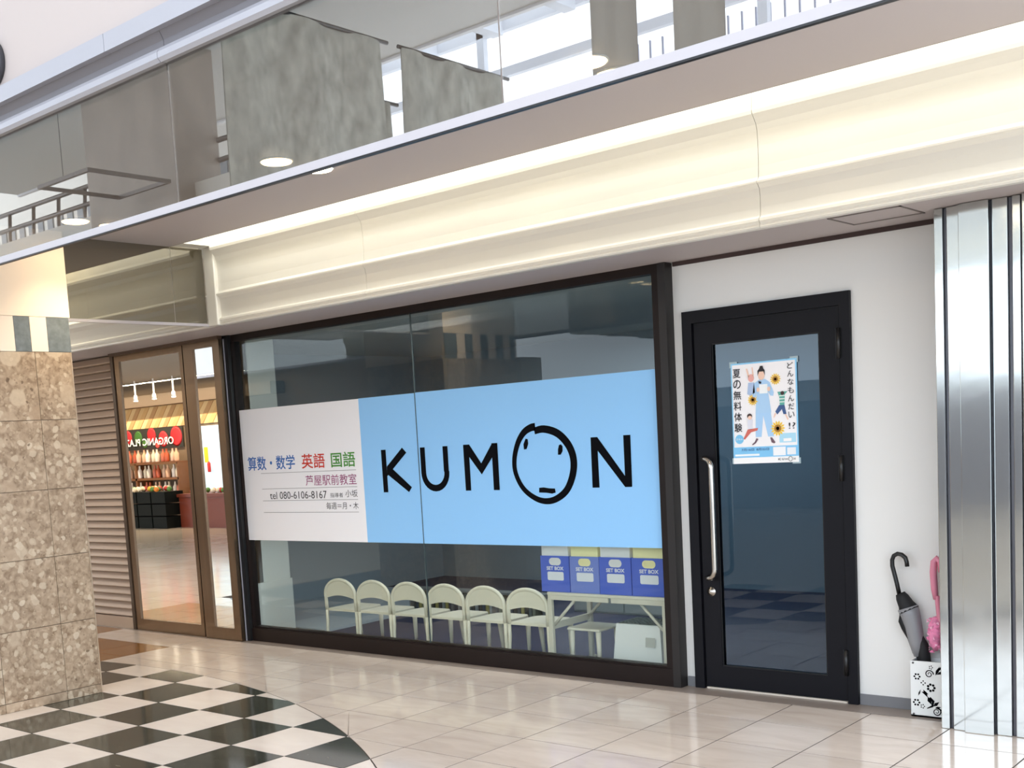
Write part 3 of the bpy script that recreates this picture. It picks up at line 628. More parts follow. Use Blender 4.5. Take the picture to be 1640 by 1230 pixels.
fit_text('lettering', '英語', -1.29, -0.68, 3.205, 3.465, Yp, RD, sg, 0.012)
fit_text('lettering', '国語', -0.52, 0.085, 3.205, 3.465, Yp, GN, sg, 0.012)
fit_text('lettering', '芦屋駅前教室', -1.215, 0.085, 2.90, 3.085, Yp, MG, sg, 0.0)
fit_text('lettering', 'tel 080-6106-8167', -2.23, -0.69, 2.672, 2.805, Yp, BK, sg, 0.0)
fit_text('lettering', '指導者', -0.60, -0.275, 2.685, 2.765, Yp, BK, sg, 0.0)
fit_text('lettering', '小坂', -0.215, 0.09, 2.685, 2.81, Yp, BK, sg, 0.0)
fit_text('lettering', '毎週＝月・木', -0.72, 0.09, 2.478, 2.60, Yp, BK, sg, 0.0)
for z in (3.145, 2.858, 2.64, 2.425): printed('ruled_line', MB().poly([(-2.44, z), (0.09, z), (0.09, z + 0.007), (-2.44, z + 0.007)], Yp), flat('#77777a'), sg)

# ================================================================== POSTER ON THE DOOR
po = thing('poster', 'summer trial lesson poster with woman in light blue and sunflowers on the door glass', 'poster', (7.095, 0.334, 3.025))
PWd, PHt = 0.90, 1.29
for x, z_ in ((-0.02, PHt - .05), (PWd - .09, PHt - .05), (-0.02, 0.0), (PWd - .09, -0.02)): obj('tape', MB().box(x, x + .11, -0.003, 0.0, z_, z_ + .075), mat('clear_tape', '#9db0b6', 0.3), po)
def pz(fx, fy): return (fx * PWd, (1 - fy) * PHt)
obj('paper', MB().box(0, PWd, -0.006, -0.002, 0, PHt), flat('#8ccdf2'), po)
Y1 = -0.009
def pp(name, pts, col, y): return printed(name, MB().poly([pz(*p) for p in pts], y), flat(col), po)
pp('white_area', [(0.02, 0.015), (0.98, 0.015), (0.98, 0.835), (0.02, 0.835)], '#f2f0f2', Y1)
pp('white_area', [(0.0, 0.94), (1.0, 0.94), (1.0, 1.0), (0.0, 1.0)], '#f4f4f4', Y1)
pp('blue_band', [(0.0, 0.835), (1.0, 0.835), (1.0, 0.94), (0.0, 0.94)], '#7fc4ee', Y1 - .001)
Y2, Y3, Y4 = Y1 - .003, Y1 - .005, Y1 - .007
def blob(name, fx, fy, rx, ry, col, y, n=16): return printed(name, MB().disc(fx * PWd, (1 - fy) * PHt, rx, y, n, ry), flat(col), po)
for fx, fy, r in ((0.685, 0.185, 0.072), (0.335, 0.37, 0.072), (0.70, 0.665, 0.095)):
    fl = MB()
    for k in range(14):
        A = 2 * PI * k / 14; cx, cz = fx * PWd, (1 - fy) * PHt
        fl.poly([(cx + r * .4 * math.cos(A - .2), cz + r * .4 * math.sin(A - .2)), (cx + r * .8 * math.cos(A - .17), cz + r * .8 * math.sin(A - .17)), (cx + r * 1.05 * math.cos(A), cz + r * 1.05 * math.sin(A)), (cx + r * .8 * math.cos(A + .17), cz + r * .8 * math.sin(A + .17)), (cx + r * .4 * math.cos(A + .2), cz + r * .4 * math.sin(A + .2))], Y2 - .0002 * k)
    printed('sunflower', fl, flat('#f0c63a'), po); blob('sunflower_centre', fx, fy, r * .5, r * .5, '#a8762c', Y3 - .002); blob('sunflower_heart', fx, fy, r * .25, r * .25, '#8a7440', Y4)
sk = '#efc9b4'
# woman
pp('figure_trousers', [(0.37, 0.50), (0.60, 0.50), (0.64, 0.74), (0.55, 0.74), (0.485, 0.53), (0.45, 0.74), (0.36, 0.74)], '#a7cdf0', Y2)
pp('figure_smock', [(0.36, 0.21), (0.45, 0.175), (0.53, 0.175), (0.60, 0.21), (0.655, 0.31), (0.645, 0.345), (0.60, 0.34), (0.57, 0.30), (0.61, 0.505), (0.37, 0.505), (0.395, 0.30), (0.375, 0.35), (0.33, 0.34), (0.34, 0.28)], '#a9cdee', Y3)
blob('figure_face', 0.475, 0.135, 0.044, 0.062, sk, Y4); pp('figure_hair', [(0.42, 0.14), (0.42, 0.09), (0.445, 0.07), (0.46, 0.045), (0.50, 0.045), (0.51, 0.07), (0.53, 0.09), (0.53, 0.14), (0.51, 0.10), (0.445, 0.10)], '#1d1a20', Y4 - .001)
pp('figure_bow', [(0.43, 0.19), (0.475, 0.20), (0.47, 0.22), (0.435, 0.215)], '#1b1d30', Y4 - .001)
pp('figure_card', [(0.44, 0.225), (0.565, 0.225), (0.565, 0.315), (0.44, 0.315)], '#eef2f4', Y4 - .001)
blob('figure_hand', 0.42, 0.275, .022, .03, sk, Y4 - .002); blob('figure_hand', 0.585, 0.275, .022, .03, sk, Y4 - .002)
pp('figure_shoes', [(0.30, 0.81), (0.34, 0.79), (0.37, 0.75), (0.40, 0.76), (0.36, 0.80), (0.31, 0.82)], '#6e5560', Y3); pp('figure_shoes', [(0.58, 0.75), (0.61, 0.75), (0.66, 0.80), (0.64, 0.81), (0.60, 0.80)], '#6e5560', Y3)
# children
blob('child_head', 0.315, 0.155, .042, .05, '#e6a9a0', Y3); pp('child_shirt', [(0.27, 0.20), (0.36, 0.20), (0.37, 0.30), (0.30, 0.33), (0.25, 0.31)], '#a9bede', Y3); pp('child_arm', [(0.24, 0.06), (0.26, 0.06), (0.29, 0.13), (0.27, 0.15)], sk, Y3); pp('child_arm', [(0.33, 0.05), (0.345, 0.05), (0.36, 0.13), (0.34, 0.14)], sk, Y3)
pp('child_shirt', [(0.71, 0.31), (0.86, 0.31), (0.82, 0.34), (0.81, 0.44), (0.74, 0.44), (0.735, 0.36)], '#5aa79a', Y3); blob('child_head', 0.785, 0.325, .026, .025, '#3d2a28', Y4); pp('child_shorts', [(0.73, 0.44), (0.81, 0.44), (0.835, 0.53), (0.79, 0.53), (0.77, 0.48), (0.70, 0.53), (0.67, 0.50)], '#3c5a8c', Y3); pp('child_leg', [(0.81, 0.53), (0.83, 0.53), (0.865, 0.58), (0.85, 0.59)], sk, Y3); pp('child_leg', [(0.66, 0.515), (0.68, 0.52), (0.65, 0.56), (0.64, 0.555)], sk, Y3)
for k in range(3): pp('shirt_stripe', [(0.735, 0.345 + .03 * k), (0.82, 0.345 + .03 * k), (0.82, 0.355 + .03 * k), (0.735, 0.355 + .03 * k)], '#dfeee8', Y4)
blob('child_head', 0.275, 0.53, .035, .035, '#3b2c2a', Y3); blob('child_face', 0.28, 0.545, .028, .025, sk, Y4); pp('child_shirt', [(0.24, 0.56), (0.32, 0.56), (0.315, 0.66), (0.24, 0.66)], '#dcdde8', Y3); pp('child_trousers', [(0.24, 0.66), (0.32, 0.655), (0.40, 0.65), (0.39, 0.675), (0.29, 0.69), (0.19, 0.76), (0.17, 0.75)], '#cf6a5e', Y3)
blob('round_badge', 0.105, 0.755, .06, .06, '#7cc3ea', Y2)
pp('info_box', [(0.72, 0.715), (0.965, 0.715), (0.965, 0.805), (0.72, 0.805)], '#a9d8ee', Y2); pp('info_field', [(0.78, 0.765), (0.90, 0.765), (0.90, 0.795), (0.78, 0.795)], '#f3f3f3', Y3)
pp('info_field', [(0.62, 0.845), (0.81, 0.845), (0.81, 0.93), (0.62, 0.93)], '#eef1f4', Y3); pp('info_field', [(0.83, 0.855), (0.96, 0.855), (0.96, 0.925), (0.83, 0.925)], '#e9edf2', Y3); pp('info_field', [(0.03, 0.905), (0.41, 0.905), (0.41, 0.925), (0.03, 0.925)], '#eef4f8', Y3)
pt = flat('#14141c')
def ptext(s, fx0, fx1, fy0, fy1, col=None, bold=0.0): fit_text('lettering', s, fx0 * PWd, fx1 * PWd, (1 - fy1) * PHt, (1 - fy0) * PHt, Y4, col or pt, po, bold)
for k, ch in enumerate('夏の無料体験'): ptext(ch, 0.035, 0.155, 0.055 + 0.108 * k, 0.055 + 0.108 * k + 0.088, bold=0.01)
for k, ch in enumerate('どんなもんだい'): ptext(ch, 0.865, 0.955, 0.035 + 0.079 * k, 0.035 + 0.079 * k + 0.06, bold=0.005)
ptext('!?', 0.865, 0.965, 0.615, 0.675)
nv = flat('#2c4d84')
ptext('7月16日', 0.135, 0.33, 0.85, 0.875, nv, 0.01); ptext('8月22日', 0.365, 0.56, 0.85, 0.875, nv, 0.01); ptext('夏休み', 0.055, 0.155, 0.745, 0.765, flat('#eef4f8'))
lg = MB()
def lpz(pts): return [pz(*p) for p in pts]
for s_ in ([(0.70, 0.957), (0.70, 0.977)], [(0.73, 0.957), (0.702, 0.967), (0.732, 0.977)], [(0.755, 0.957), (0.756, 0.974), (0.78, 0.974), (0.781, 0.957)], [(0.805, 0.977), (0.805, 0.958), (0.818, 0.97), (0.831, 0.958), (0.832, 0.977)], [(0.925, 0.977), (0.926, 0.958), (0.95, 0.976), (0.951, 0.957)]): lg.stroke(lpz(s_), 0.007, Y4)
cc_ = pz(0.878, 0.966); lg.stroke([(cc_[0] + .026 * math.cos(2 * PI * k / 16), cc_[1] + .03 * math.sin(2 * PI * k / 16)) for k in range(16)], 0.006, Y4, True)
printed('logo', lg, INK, po)

# ================================================================== CLASSROOM
rm = struct('wall_back', 'dim grey classroom walls behind the shop window', 'wall')
obj('wall_panel', MB().box(-6, 10, 9, 9.2, 0, 5.7), INW, rm)
obj('side_wall', MB().box(-6.2, -6, 0.5, 9.2, 0, 5.7).box(9.7, 9.9, 0.6, 9.2, 0, 5.7), INW, rm)
obj('front_return', MB().box(-6.2, -3.0, 0.36, 0.55, 0, 5.7), INW, rm)
obj('room_ceiling', MB().box(-6.2, 9.9, 0.4, 9.2, 5.70, 5.78), mat('room_ceiling_paint', '#a2a8a8', 0.9), rm)
pt_ = struct('wall_partition', 'short white partition inside the window by the left jamb', 'wall')
obj('partition_panel', MB().box(-3.3, -3.0, 0.37, 1.22, 0, 5.69), INWL, pt_)
obj('wainscot', MB().box(-3.0, -2.97, 0.37, 1.24, 0, 1.06), INWL, pt_)
cf = struct('floor_classroom', 'blue carpet floor of the classroom', 'floor'); obj('carpet', MB().box(-6, 9.8, 0.37, 9.1, -0.02, 0.0), CARPET, cf)
bx = struct('baseboard_classroom', 'pale blue raised plinth along the left classroom wall', 'baseboard')
obj('plinth', MB().box(-6, -2.25, 1.35, 6.5, 0, 0.06), mat('pale_blue_plinth', '#a9b6bf', 0.6), bx)

def make_chair(label, group):
    t = thing('child_chair', label, 'chair', (0, 0, 0), group=group)
    hw = 0.382
    def backleg(sx):
        q = MB(); q.tube([(sx * hw, 0.0, 0), (sx * (hw + .012), 0.01, 0.2), (sx * hw, 0.02, 0.45), (sx * (hw - .0), 0.02, 0.66)], [0.022, 0.027, 0.03, 0.03], 10); return q
    for sx in (-1, 1): obj('leg', backleg(sx), CHAIRM, t)
    for sx in (-1, 1): obj('leg', MB().tube([(sx * 0.27, 0.74, 0), (sx * 0.30, 0.70, 0.6)], [0.026, 0.045], 10), CHAIRM, t)
    # arched back frame
    arch = [(-hw, 0.02, 0.64), (-hw, 0.015, 0.85)] + [(-hw * math.cos(A), 0.01, 0.93 + 0.265 * math.sin(A)) for A in [PI * i / 16 for i in range(17)]] + [(hw, 0.015, 0.85), (hw, 0.02, 0.64)]
    obj('back_frame', MB().tube(arch, 0.031, 10), CHAIRM, t)
    top = [(-(hw - .02) * math.cos(A), 0.93 + 0.245 * math.sin(A)) for A in [PI * i / 16 for i in range(17)]]
    bot = [(hw - .02, 0.86)] + [((hw - .02) * (1 - 2 * k / 10), 0.86 + 0.055 * math.sin(PI * k / 10)) for k in range(1, 10)] + [(-(hw - .02), 0.86)]
    obj('backrest', MB().prism_y(top + bot, 0.0, 0.028), CHAIRM, t)
    seat = [(-0.36, 0.02), (0.36, 0.02), (0.36, 0.55), (0.33, 0.68), (0.25, 0.74), (-0.25, 0.74), (-0.33, 0.68), (-0.36, 0.55)]
    obj('seat', MB().prism_z(seat, 0.625, 0.665), CHAIRM, t)
    return t
labs = ['small ivory arched-back chair, leftmost of the row behind the window', 'small ivory arched-back chair, second from the left in the row', 'small ivory arched-back chair, third from the left, just left of the pane joint',
        'small ivory arched-back chair, fourth from the left, just right of the pane joint', 'small ivory arched-back chair, fifth from the left in the row', 'small ivory arched-back chair, rightmost of the row beside the folding table']
ch0 = None
for i in range(6):
    if ch0 is None: ch0 = t = make_chair(labs[0], 'row of small ivory chairs behind the window')
    else:
        t = ch0.copy(); C.objects.link(t); t['label'] = labs[i]
        for k in ch0.children: q = k.copy(); C.objects.link(q); q.parent = t
    t.location = Vector((-0.80 + 0.845 * i, 0.47, 0)) * S
t = thing('low_stool', 'small ivory backless stool under the left end of the folding table', 'stool', (4.28, 1.02, 0))
obj('seat', MB().bbox(-0.3, 0.3, -0.3, 0.3, 0.56, 0.60, 0.015), CHAIRM, t)
for sx in (-1, 1):
    for sy in (-1, 1): obj('leg', MB().tube([(sx * .25, sy * .25, 0), (sx * .24, sy * .24, .56)], [0.028, 0.042], 10), CHAIRM, t)

# folding table
ft = thing('folding_table', 'low ivory folding table carrying the blue boxes', 'table', (4.87, 1.0, 0))
obj('tabletop', MB().bbox(-1.025, 1.10, -0.56, 0.56, 1.135, 1.185, 0.012), TABM, ft)
for q_ in ((-1.02, 0.07, -0.545, -0.515), (0.12, 1.03, -0.545, -0.515), (-1.02, 1.03, 0.515, 0.545)): obj('apron', MB().box(*q_, 1.065, 1.135), TABL, ft)
for sx in (-1.0, 1.0):
    for sy in (-0.52, 0.5): obj('leg', MB().bbox(sx - .03, sx + .05, sy - .03, sy + .03, 0.0, 1.08, 0.008).box(sx - .03, sx + .085, sy - .035, sy + .035, 0, 0.03), TABL, ft)
    obj('crossbar', MB().box(sx - .02, sx + .02, -0.5, 0.5, 0.60, 0.70), TABL, ft)
for sx, d in ((-1, 1), (1, -1)):
    for sy in (-0.47, 0.45): obj('brace', MB().tube([(sx * .98, sy, 0.66), (sx * .98 + d * .42, sy, 1.08)], 0.024, 6), TABL, ft)
# storage boxes
bl = [('blue storage box with white liner, leftmost on the table', BOXB, BOXW, 3.735, 4.262), ('faded blue storage box with yellow liner, second from left on the table', BOXB2, BOXY, 4.277, 4.795),
      ('blue storage box with white liner between the two yellow lined boxes', BOXB, BOXW, 4.803, 5.345), ('blue storage box with yellow liner, rightmost on the table by the frame', BOXB, BOXY, 5.36, 5.915)]
for lab, bmt, lmt, x0, x1 in bl:
    cx = (x0 + x1) / 2; hw = (x1 - x0) / 2; t = thing('storage_box', lab, 'box', (cx, 0.47, 1.187), group='storage boxes on the folding table')
    q = MB(); zt = 0.545; hx0, hx1, hz0, hz1 = -0.08, 0.10, 0.43, 0.49
    q.box(-hw, hx0, 0, .012, 0, zt); q.box(hx1, hw, 0, .012, 0, zt); q.box(hx0, hx1, 0, .012, 0, hz0); q.box(hx0, hx1, 0, .012, hz1, zt)
    q.box(-hw, -hw + .01, .012, 0.85, 0, zt); q.box(hw - .01, hw, .012, 0.85, 0, zt); q.box(-hw, hw, 0.84, 0.85, 0, zt + .1)
    obj('outer_sleeve', q, bmt, t); obj('inner_box', MB().box(-hw + .02, hw - .02, 0.015, 0.83, 0.01, 0.78), lmt, t)
    hg = MB(); pts = [(0.01 + (0.05 if math.cos(A) > 0 else -0.05) + 0.045 * math.cos(A), 0.46 + 0.042 * math.sin(A)) for A in [2 * PI * (i + .5) / 24 for i in range(24)]]
    hg.stroke(pts, 0.03, -0.003, True); printed('grip_rim', hg, lmt if lmt is BOXY else BOXW, t)
    printed('label_field', MB().poly([(-0.14, 0.19), (-0.125, 0.175), (0.145, 0.175), (0.16, 0.19), (0.16, 0.29), (0.145, 0.305), (-0.125, 0.305), (-0.14, 0.29)], -0.003), flat('#e4e8f2'), t)
    fit_text('lettering', 'SET BOX', -0.15, 0.165, 0.33, 0.385, -0.003, flat('#e9ecf6'), t, 0.03)
# white plastic stool
st = thing('plastic_stool', 'white plastic step stool with grey mesh top under the table', 'stool', (5.29, 0.94, 0))
q = MB(); b0 = [(-0.43, -0.33), (0.43, -0.33), (0.43, 0.33), (-0.43, 0.33)]; b1 = [(-0.37, -0.27), (0.37, -0.27), (0.37, 0.27), (-0.37, 0.27)]
q.add([(x, y, 0) for x, y in b0] + [(x, y, 0.73) for x, y in b1], [(0, 1, 5, 4), (1, 2, 6, 5), (2, 3, 7, 6), (3, 0, 4, 7), (4, 5, 6, 7), (3, 2, 1, 0)]); obj('body', q, WHITEP, st)
q = MB(); [q.box(-0.35 + .07 * k, -0.31 + .07 * k, -0.24, 0.24, 0.73, 0.742) for k in range(10)]; [q.box(-0.35, 0.35, -0.24 + .08 * k, -0.215 + .08 * k, 0.73, 0.744) for k in range(7)]
obj('mesh_top', q, mat('grey_mesh', '#5f6f6c', 0.6), st)
obj('sticker', MB().add([(0.15, -0.325, 0.42), (0.31, -0.325, 0.42), (0.31, -0.31, 0.56), (0.15, -0.31, 0.56)], [(0, 1, 2, 3)]), flat('#b8bab4'), st)
# low bookcase and desks deep in the room
bc = thing('low_bookcase', 'low grey bookcase at the back of the classroom seen between chairs', 'bookcase', (-0.2, 4.1, 0))
q = MB(); q.box(-2.1, 1.42, -0.3, -0.0, 0, 0.05); q.box(-2.1, 1.42, -0.3, 0.0, 0.50, 0.54); q.box(-2.1, 1.42, -0.02, 0.0, 0, .5)
for k in range(4): q.box(-2.1 + 1.16 * k, -2.06 + 1.16 * k, -0.3, 0, 0.05, 0.5)
obj('case', q, mat('grey_case', '#6d7376', 0.6), bc)
bcols = ['#9a9455', '#2c3334', '#5f6a68', '#31404f', '#7b7f6e', '#20262b', '#8b9496']
x = -2.28
for k in range(33):
    x += 0.092 if k % 11 else 0.15
    h = random.choice((0.32, 0.37, 0.42)); cidx = random.randrange(len(bcols))
    o = obj('book', MB().box(-0.034, 0.034, -0.2, 0.0, 0, h), mat('book_' + bcols[cidx][1:], bcols[cidx], 0.7), None, (x, 4.05, 0.052))
    tag(o, 'book spine on the low bookcase at the back of the classroom', 'book', 'books in the low bookcase')
lc = thing('low_cabinet', 'low pale cabinet behind the folding table in the classroom', 'cabinet', (1.9, 5.6, 0))
obj('case', MB().bbox(-1.0, 1.4, -0.4, 0.4, 0, 0.42, 0.01), mat('cabinet_grey', '#8d9697', 0.5), lc)
obj('door', MB().box(-0.95, 0.18, -0.42, -0.4, 0.04, 0.38), mat('cabinet_grey2', '#9aa3a3', 0.5), lc)
obj('door', MB().box(0.22, 1.35, -0.42, -0.4, 0.04, 0.38), mat('cabinet_grey2', '#9aa3a3', 0.5), lc)

# ================================================================== OPPOSITE SIDE (seen in the mirrors)
VY = lambda yv: -14.24 - yv                     # depth behind the hanging screen's mirror plane
oc = struct('ceiling_atrium', 'pale grey ceiling on the far side of the atrium', 'ceiling')
obj('ceiling_slab', MB().box(-45, 14, VY(19.7), VY(9), 18, 18.3), mat('atrium_ceiling_paint', '#c4c4c2', 0.8), oc)
obj('sky_blocking_slab', MB().box(-45, 40, VY(9), -6.9, 20.0, 20.3), mat('atrium_ceiling_paint', '#c4c4c2', 0.8), oc)  # unseen slab added to keep skylight off the pink upper wall
obj('ceiling_edge', MB().box(-45, 14, VY(19.9), VY(19.7), 17.9, 22), mat('atrium_white', '#dfe1e4', 0.7), oc)
sk_ = struct('window_2', 'white framed skylight grid over the atrium', 'skylight')
AW = mat('atrium_white_metal', '#d5d8de', 0.5)
for k in range(16): obj('rafter', MB().box(-44 + 4 * k, -43.4 + 4 * k, VY(30), VY(19.9), 21.6, 22.4), AW, sk_)
for yv in (22, 25, 28): obj('purlin', MB().box(-45, 20, VY(yv + .35), VY(yv), 21.7, 22.2), AW, sk_)
cl = struct('window_3', 'clerestory windows and sill across the atrium', 'window')
for z0, z1 in ((17.0, 17.9), (19.8, 20.2), (21.8, 22.4)): obj('transom', MB().box(-28, 20, VY(30.3), VY(30), z0, z1), AW, cl)
for k in range(7): obj('mullion', MB().box(-28 + 7 * k, -27.6 + 7 * k, VY(30.3), VY(30), 14, 22.4), AW, cl)
for k in range(24): obj('baluster', MB().box(-14 + 0.6 * k, -13.95 + 0.6 * k, VY(30.7), VY(30.6), 17.9, 19.6), mat('slate_metal', '#8d93a8', 0.5), cl)
ow = struct('wall_opposite', 'cream wall across the atrium', 'wall')
obj('wall_panel', MB().box(-60, -28, VY(26), VY(25.6), 0, 24), mat('atrium_cream', '#cfc9bf', 0.7), ow)
obj('shop_band', MB().box(-20, 30, -30.4, -30, 0, 4.2), mat('dark_shop_band', '#8b8a90', 0.6), ow)
obj('band_top', MB().box(-20, 30, -30.5, -29.9, 4.2, 5.0), mat('atrium_white', '#dfe1e4', 0.7), ow)
for k in range(26): obj('frieze_tile', MB().box(-59 + 1.15 * k, -58.4 + 1.15 * k, VY(25.6), VY(25.5), 17.6, 18.6), mat('frieze_grey', '#77797a', 0.5), ow)
def blk(name, lab, cat, x0, x1, yv0, yv1, z0, z1, m):
    o = obj(name, MB().box(x0, x1, VY(yv1), VY(yv0), z0, z1), m); return tag(o, lab, cat)
CONC = mat('mottled_grey_stone', '#8f8f86', 0.6, noise=((2.5, 2.5, 1.2), 0.18))
TAN = mat('mottled_tan_stone', '#a3988c', 0.6, noise=((2, 2, 1), 0.15))
blk('atrium_pillar', 'tan stone atrium pillar mirrored left of the glass joint', 'pillar', -25.9, -20.3, 12, 14, 0, 21, TAN)
blk('atrium_pillar', 'cream atrium pillar with frieze mirrored in the shop window', 'pillar', -11.26, -7.5, -0.0, 1.0, 0, 5.9, TAN)
CLOTH = mat('mottled_grey_cloth', '#9d9e95', 0.85, noise=((7, 7, 4), 0.32))
def banner(lab, yv0, yv1, z0, z1, X):
    t = thing('hanging_banner', lab, 'banner', (X, VY((yv0 + yv1) / 2), z1), group='cloth banners hanging in the atrium')
    n = 12; q = MB(); h = (yv1 - yv0) / 2; vs = []; fs_ = []
    for j in range(7):
        for i in range(n + 1): vs.append((0.10 * math.sin(i * 1.3 + j * .4), -h + 2 * h * i / n, (z0 - z1) * j / 6))
    fs_ = [(j * (n + 1) + i, j * (n + 1) + i + 1, (j + 1) * (n + 1) + i + 1, (j + 1) * (n + 1) + i) for j in range(6) for i in range(n)]
    q.add(vs, fs_, True); q.add([(x + .03, y, z) for x, y, z in vs], fs_, True); obj('cloth', q, CLOTH, t)
    obj('rod', MB().tube([(0, -h - .35, 0.02), (0, h + .1, 0.02)], 0.06, 8), BLACK, t)
banner('mottled grey cloth banner, broadest one mirrored in the glass screen', 6.2, 12.0, 7, 15.2, -10)
banner('plain grey green cloth banner beside the mirrored skylight', 12.9, 17.7, 8, 15.2, -10)
banner('short grey banner lower behind the broad one', 11.2, 12.6, 7, 13.6, -10.3)
rl = thing('balcony_railing', 'grey metal balcony railing mirrored at the left of the glass screen', 'railing', (-31, VY(14), 13.2))
for z in (1.65, 0.95): obj('rail', MB().tube([(-14, 0, z), (16, 0, z)], 0.10, 8), mat('rail_grey', '#6c6560', 0.4, 0.4), rl)
for k in range(14): obj('post', MB().tube([(-13 + 2.1 * k, 0, 0), (-13.2 + 2.1 * k, 0, .5), (-13 + 2.1 * k, 0, 1.65)], 0.08, 6), mat('rail_grey', '#6c6560', 0.4, 0.4), rl)
obj('floor_edge', MB().box(-14, 16, -0.2, 1.2, -1.2, 0), mat('atrium_cream', '#cfc9bf', 0.7), rl)

hf = thing('hanging_hoop', 'dark square metal hoop hanging in front of the tan atrium pillar, mirrored', 'hoop', (-21.4, VY(9.8), 13))
for q_ in ((-1.6, 1.6, 1.5, 1.62), (-1.6, 1.6, -1.62, -1.5), (-1.6, -1.48, -1.5, 1.5), (1.48, 1.6, -1.5, 1.5)): obj('bar', MB().box(*q_, -0.06, 0.06), mat('rail_grey', '#6c6560', 0.4, 0.4), hf)
obj('hanger_rod', MB().tube([(0, 1.56, 0), (0, 1.56, 5.0)], 0.012, 6), STEELG, hf)
# grocery shop across the hall, seen mirrored in the sliding doors (mirror plane Y = 0)
gy = -24.0
gw = struct('wall_grocery', 'timber boarded back wall of the grocery across the hall', 'wall')
obj('wall_panel', MB().box(-60, -20, gy - .4, gy - .1, 0, 8), mat('grocery_wall', '#7a6650', 0.7), gw)
PINE = [mat('pine_%d' % k, cl_, 0.6) for k, cl_ in enumerate(('#e2c08a', '#cfa66c', '#d8b47c', '#bd9260'))]
for k in range(30):
    xb = -47 + 0.42 * k
    obj('plank', MB().prism_y([(xb, 5.15), (xb + .40, 5.15), (xb + 1.45, 6.3), (xb + 1.05, 6.3)], gy - .1, gy - .05 + .02 * (k % 2)), PINE[(k * 7) % 4], gw)
obj('header_beam', MB().box(-48, -30, gy - .1, gy + .8, 6.3, 6.9), mat('header_brown', '#5e4d3c', 0.6), gw)
obj('hall_ceiling', MB().box(-60, -16, gy + 9, -7.2, 7.6, 7.8), mat('shop_ceiling_grey', '#8d8a86', 0.8), gw)
obj('side_wall', MB().box(-60.3, -60, -45, 0, 0, 8), mat('grocery_wall', '#7a6650', 0.7), gw)  # unseen end wall added to block open sky from the mirrored doors
obj('shop_ceiling', MB().box(-60, -20, gy - .4, gy + 9, 7.6, 7.8), mat('shop_ceiling_grey', '#8d8a86', 0.8), gw)
area('grocery_light', (-38, gy + 2.2, 7.4), (16, 0.15), 230, (1.0, 0.86, 0.62))
area('hall_light', (-34, gy + 9.5, 7.4), (5, 0.3), 60, (1.0, 0.86, 0.66))
sb = thing('shop_sign', 'red and green fruit picture sign with white raised letters over the grocery shelf', 'sign', (-41, gy - .04, 0))
obj('board', MB().box(-4.2, 3.0, 0, 0.04, 4.0, 5.12), mat('sign_dark', '#2e2a22', 0.5), sb)
for (x, z, r, cl_) in ((2.4, 4.6, .55, '#c22a2e'), (1.2, 4.5, .45, '#c93236'), (0.1, 4.75, .42, '#c9282c'), (-1.2, 4.65, .4, '#3f6a2c'), (-2.2, 4.7, .4, '#b72a2e'), (-3.3, 4.5, .5, '#5b7d34'), (0.6, 4.25, .25, '#d4564c'), (-0.6, 4.3, .25, '#47702f')):
    obj('fruit_print', MB().lathe([(r, 0.04), (r * .8, 0.055), (0.02, 0.065)], (x, 0, z), 20, 'y'), mat('fruit_' + cl_[1:], cl_, 0.4), sb)
tt = fit_text('lettering', 'ORGANIC PLAZA', -2.9, 2.2, 4.2, 4.6, 0.09, flat('#f2f0ea'), sb, 0.02, face=1)
lb = thing('shelf_of_goods', 'wooden grocery shelf unit under the fruit sign', 'shelf', (-41.5, gy + 1.0, 0))
WOODS = mat('shop_wood', '#7c4f2c', 0.5)
q = MB(); [q.box(-3.5, 4.5, -0.8, 0.2, z, z + .12) for z in (1.4, 2.3, 3.15)]; [q.box(x, x + .15, -0.8, 0.2, 0, 3.2) for x in (-3.5, 0.5, 4.4)]; obj('rack', q, WOODS, lb)
gc = ['#c86a4c', '#e0b08c', '#e8dcc8', '#d8b49a', '#e0d0b4', '#b6532f', '#f0e4d8']
bt0 = {}
for row, z in enumerate((3.27, 2.42, 1.52)):
    for k in range(18):
        cidx = (k * 5 + row * 3) % 7
        if cidx not in bt0: bt0[cidx] = mesh('bottle', MB().lathe([(0.13, 0), (0.14, 0.05), (0.14, 0.4), (0.06, 0.52), (0.05, 0.66), (0.06, 0.68)], n=10))
        o = link('bottle', bt0[cidx], mat('goods_' + gc[cidx][1:], gc[cidx], 0.4), None, (-44.8 + 0.44 * k, gy + 0.9 + 0.08 * (k % 2), z))
        tag(o, 'small jar or bottle on the mirrored grocery shelf', 'bottle', 'bottles on the grocery shelf')
ct = thing('produce_counter', 'wooden produce counter in front of the grocery shelf', 'counter', (-31.8, gy + 2.6, 0))
obj('body', MB().box(-2.2, 2.6, -0.8, 0.8, 0, 1.5).box(-2.3, 2.7, -0.9, 0.9, 1.5, 1.65), mat('red_brown_wood', '#6b2f1d', 0.4), ct)
cr = thing('produce_crates', 'dark green stacked produce crates left of the wooden counter', 'crate', (-35.6, gy + 3.7, 0))
q = MB(); [q.box(-2.1 + 1.25 * i, -0.95 + 1.25 * i, -0.6, 0.5, 0.02 + .62 * j, .58 + .62 * j) for i in range(3) for j in range(3)]; obj('crate', q, mat('dark_green_crate', '#060c08', 0.6, spec=0.2), cr)
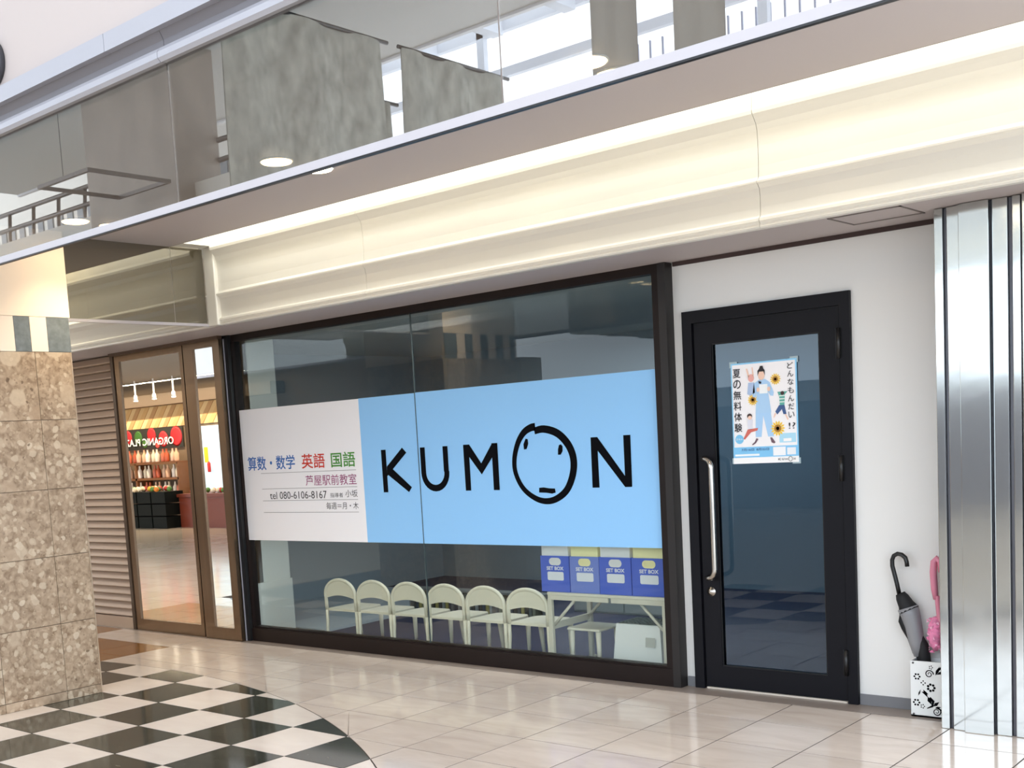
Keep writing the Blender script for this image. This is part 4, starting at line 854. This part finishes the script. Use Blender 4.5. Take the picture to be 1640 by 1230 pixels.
for k in range(40):
    cl_ = random.choice(('#d8b030', '#cf7a28', '#f0e6cc', '#4f7c34', '#c03028', '#e6d7b8')); x = -33.9 + random.random() * 4.4 - (3.6 if k % 2 else 0); y = gy + 1.9 + random.random() * 1.3 + (1.3 if k % 2 else 0)
    o = obj('produce', MB().lathe([(0.03, 0), (0.13, 0.07), (0.14, 0.13), (0.09, 0.22), (0.02, 0.25)], n=8), mat('goods_' + cl_[1:], cl_, 0.5), None, (x, y, 1.84 if k % 2 else 1.65)); tag(o, 'fruit or vegetable on the mirrored produce counter', 'produce', 'produce on the grocery counter')
for k in range(6):
    x = -44.2 + 1.7 * k; t = thing('spotlight', ('first', 'second', 'third', 'fourth', 'fifth', 'sixth')[k] + ' small white track spotlight from the far wall in the grocery', 'lamp', (x, gy + 2.0, 6.55), group='track spotlights of the grocery')
    obj('head', MB().lathe([(0.06, 0.3), (0.09, 0.25), (0.13, 0.0)], n=12), WHITEP, t); obj('bulb', MB().lathe([(0.12, 0.0), (0.1, -0.02), (0.01, -0.03)], n=12), LAMPW, t); obj('stem', MB().box(-.03, .03, -.03, .03, .3, 1.05), WHITEP, t)
fz = thing('notice_board', 'bright pale blue backlit cabinet right of the mirrored grocery', 'cabinet', (-34.4, gy + 0.2, 0))
obj('panel', MB().box(-1.9, 1.9, -.1, 0.1, 1.7, 5.0), emis('cabinet_glow', '#bfdcf2', 0.55), fz); obj('table', MB().box(-1.9, 1.9, 0.3, 1.3, 1.35, 1.5), mat('pale_wood', '#cdb68a', 0.5), fz)
obj('legs', MB().box(-1.8, -1.6, .4, 1.2, 0, 1.35).box(-.6, -.4, .4, 1.2, 0, 1.35).box(.7, .9, .4, 1.2, 0, 1.35), BLACK, fz)
printed('yellow_notice', MB().add([(-1.35, 0.11, 3.1), (-1.0, 0.11, 3.1), (-1.0, 0.11, 3.9), (-1.35, 0.11, 3.9)], [(0, 1, 2, 3)]), flat('#f0c92e'), fz)
obj('extinguisher', MB().lathe([(0.08, 0), (0.09, .05), (0.09, .45), (0.03, .55)], (-0.75, 0.3, 2.6), 12), flat('#c8302c'), fz)
for lab, x0, x1 in (('plain grey hanging cloth mirrored right of the skylight view', -2.60, -1.25), ('plain grey hanging cloth mirrored at the far right of the glass screen', -0.26, 1.10)):
    t = thing('hanging_banner', lab, 'banner', ((x0 + x1) / 2, VY(12), 15.8), group='cloth banners hanging in the atrium')
    h = (x1 - x0) / 2; obj('cloth', MB().add([(-h + 2 * h * i / 8, 0.05 * math.sin(i * 1.7 + j), -z_) for z_ in (0, 3.6) for j in (0,) for i in range(9)] + [(-h + 2 * h * i / 8, 0.05 * math.sin(i * 1.7) + .03, -z_) for z_ in (0, 3.6) for i in range(9)], [(i, i + 1, i + 10, i + 9) for i in range(8)] + [(18 + i, 18 + i + 1, 18 + i + 10, 18 + i + 9) for i in range(8)], True), mat('plain_grey_cloth', '#b4b5af', 0.85), t)
    obj('rod', MB().tube([(-h - .1, 0, .02), (h + .1, 0, .02)], .05, 8), BLACK, t)
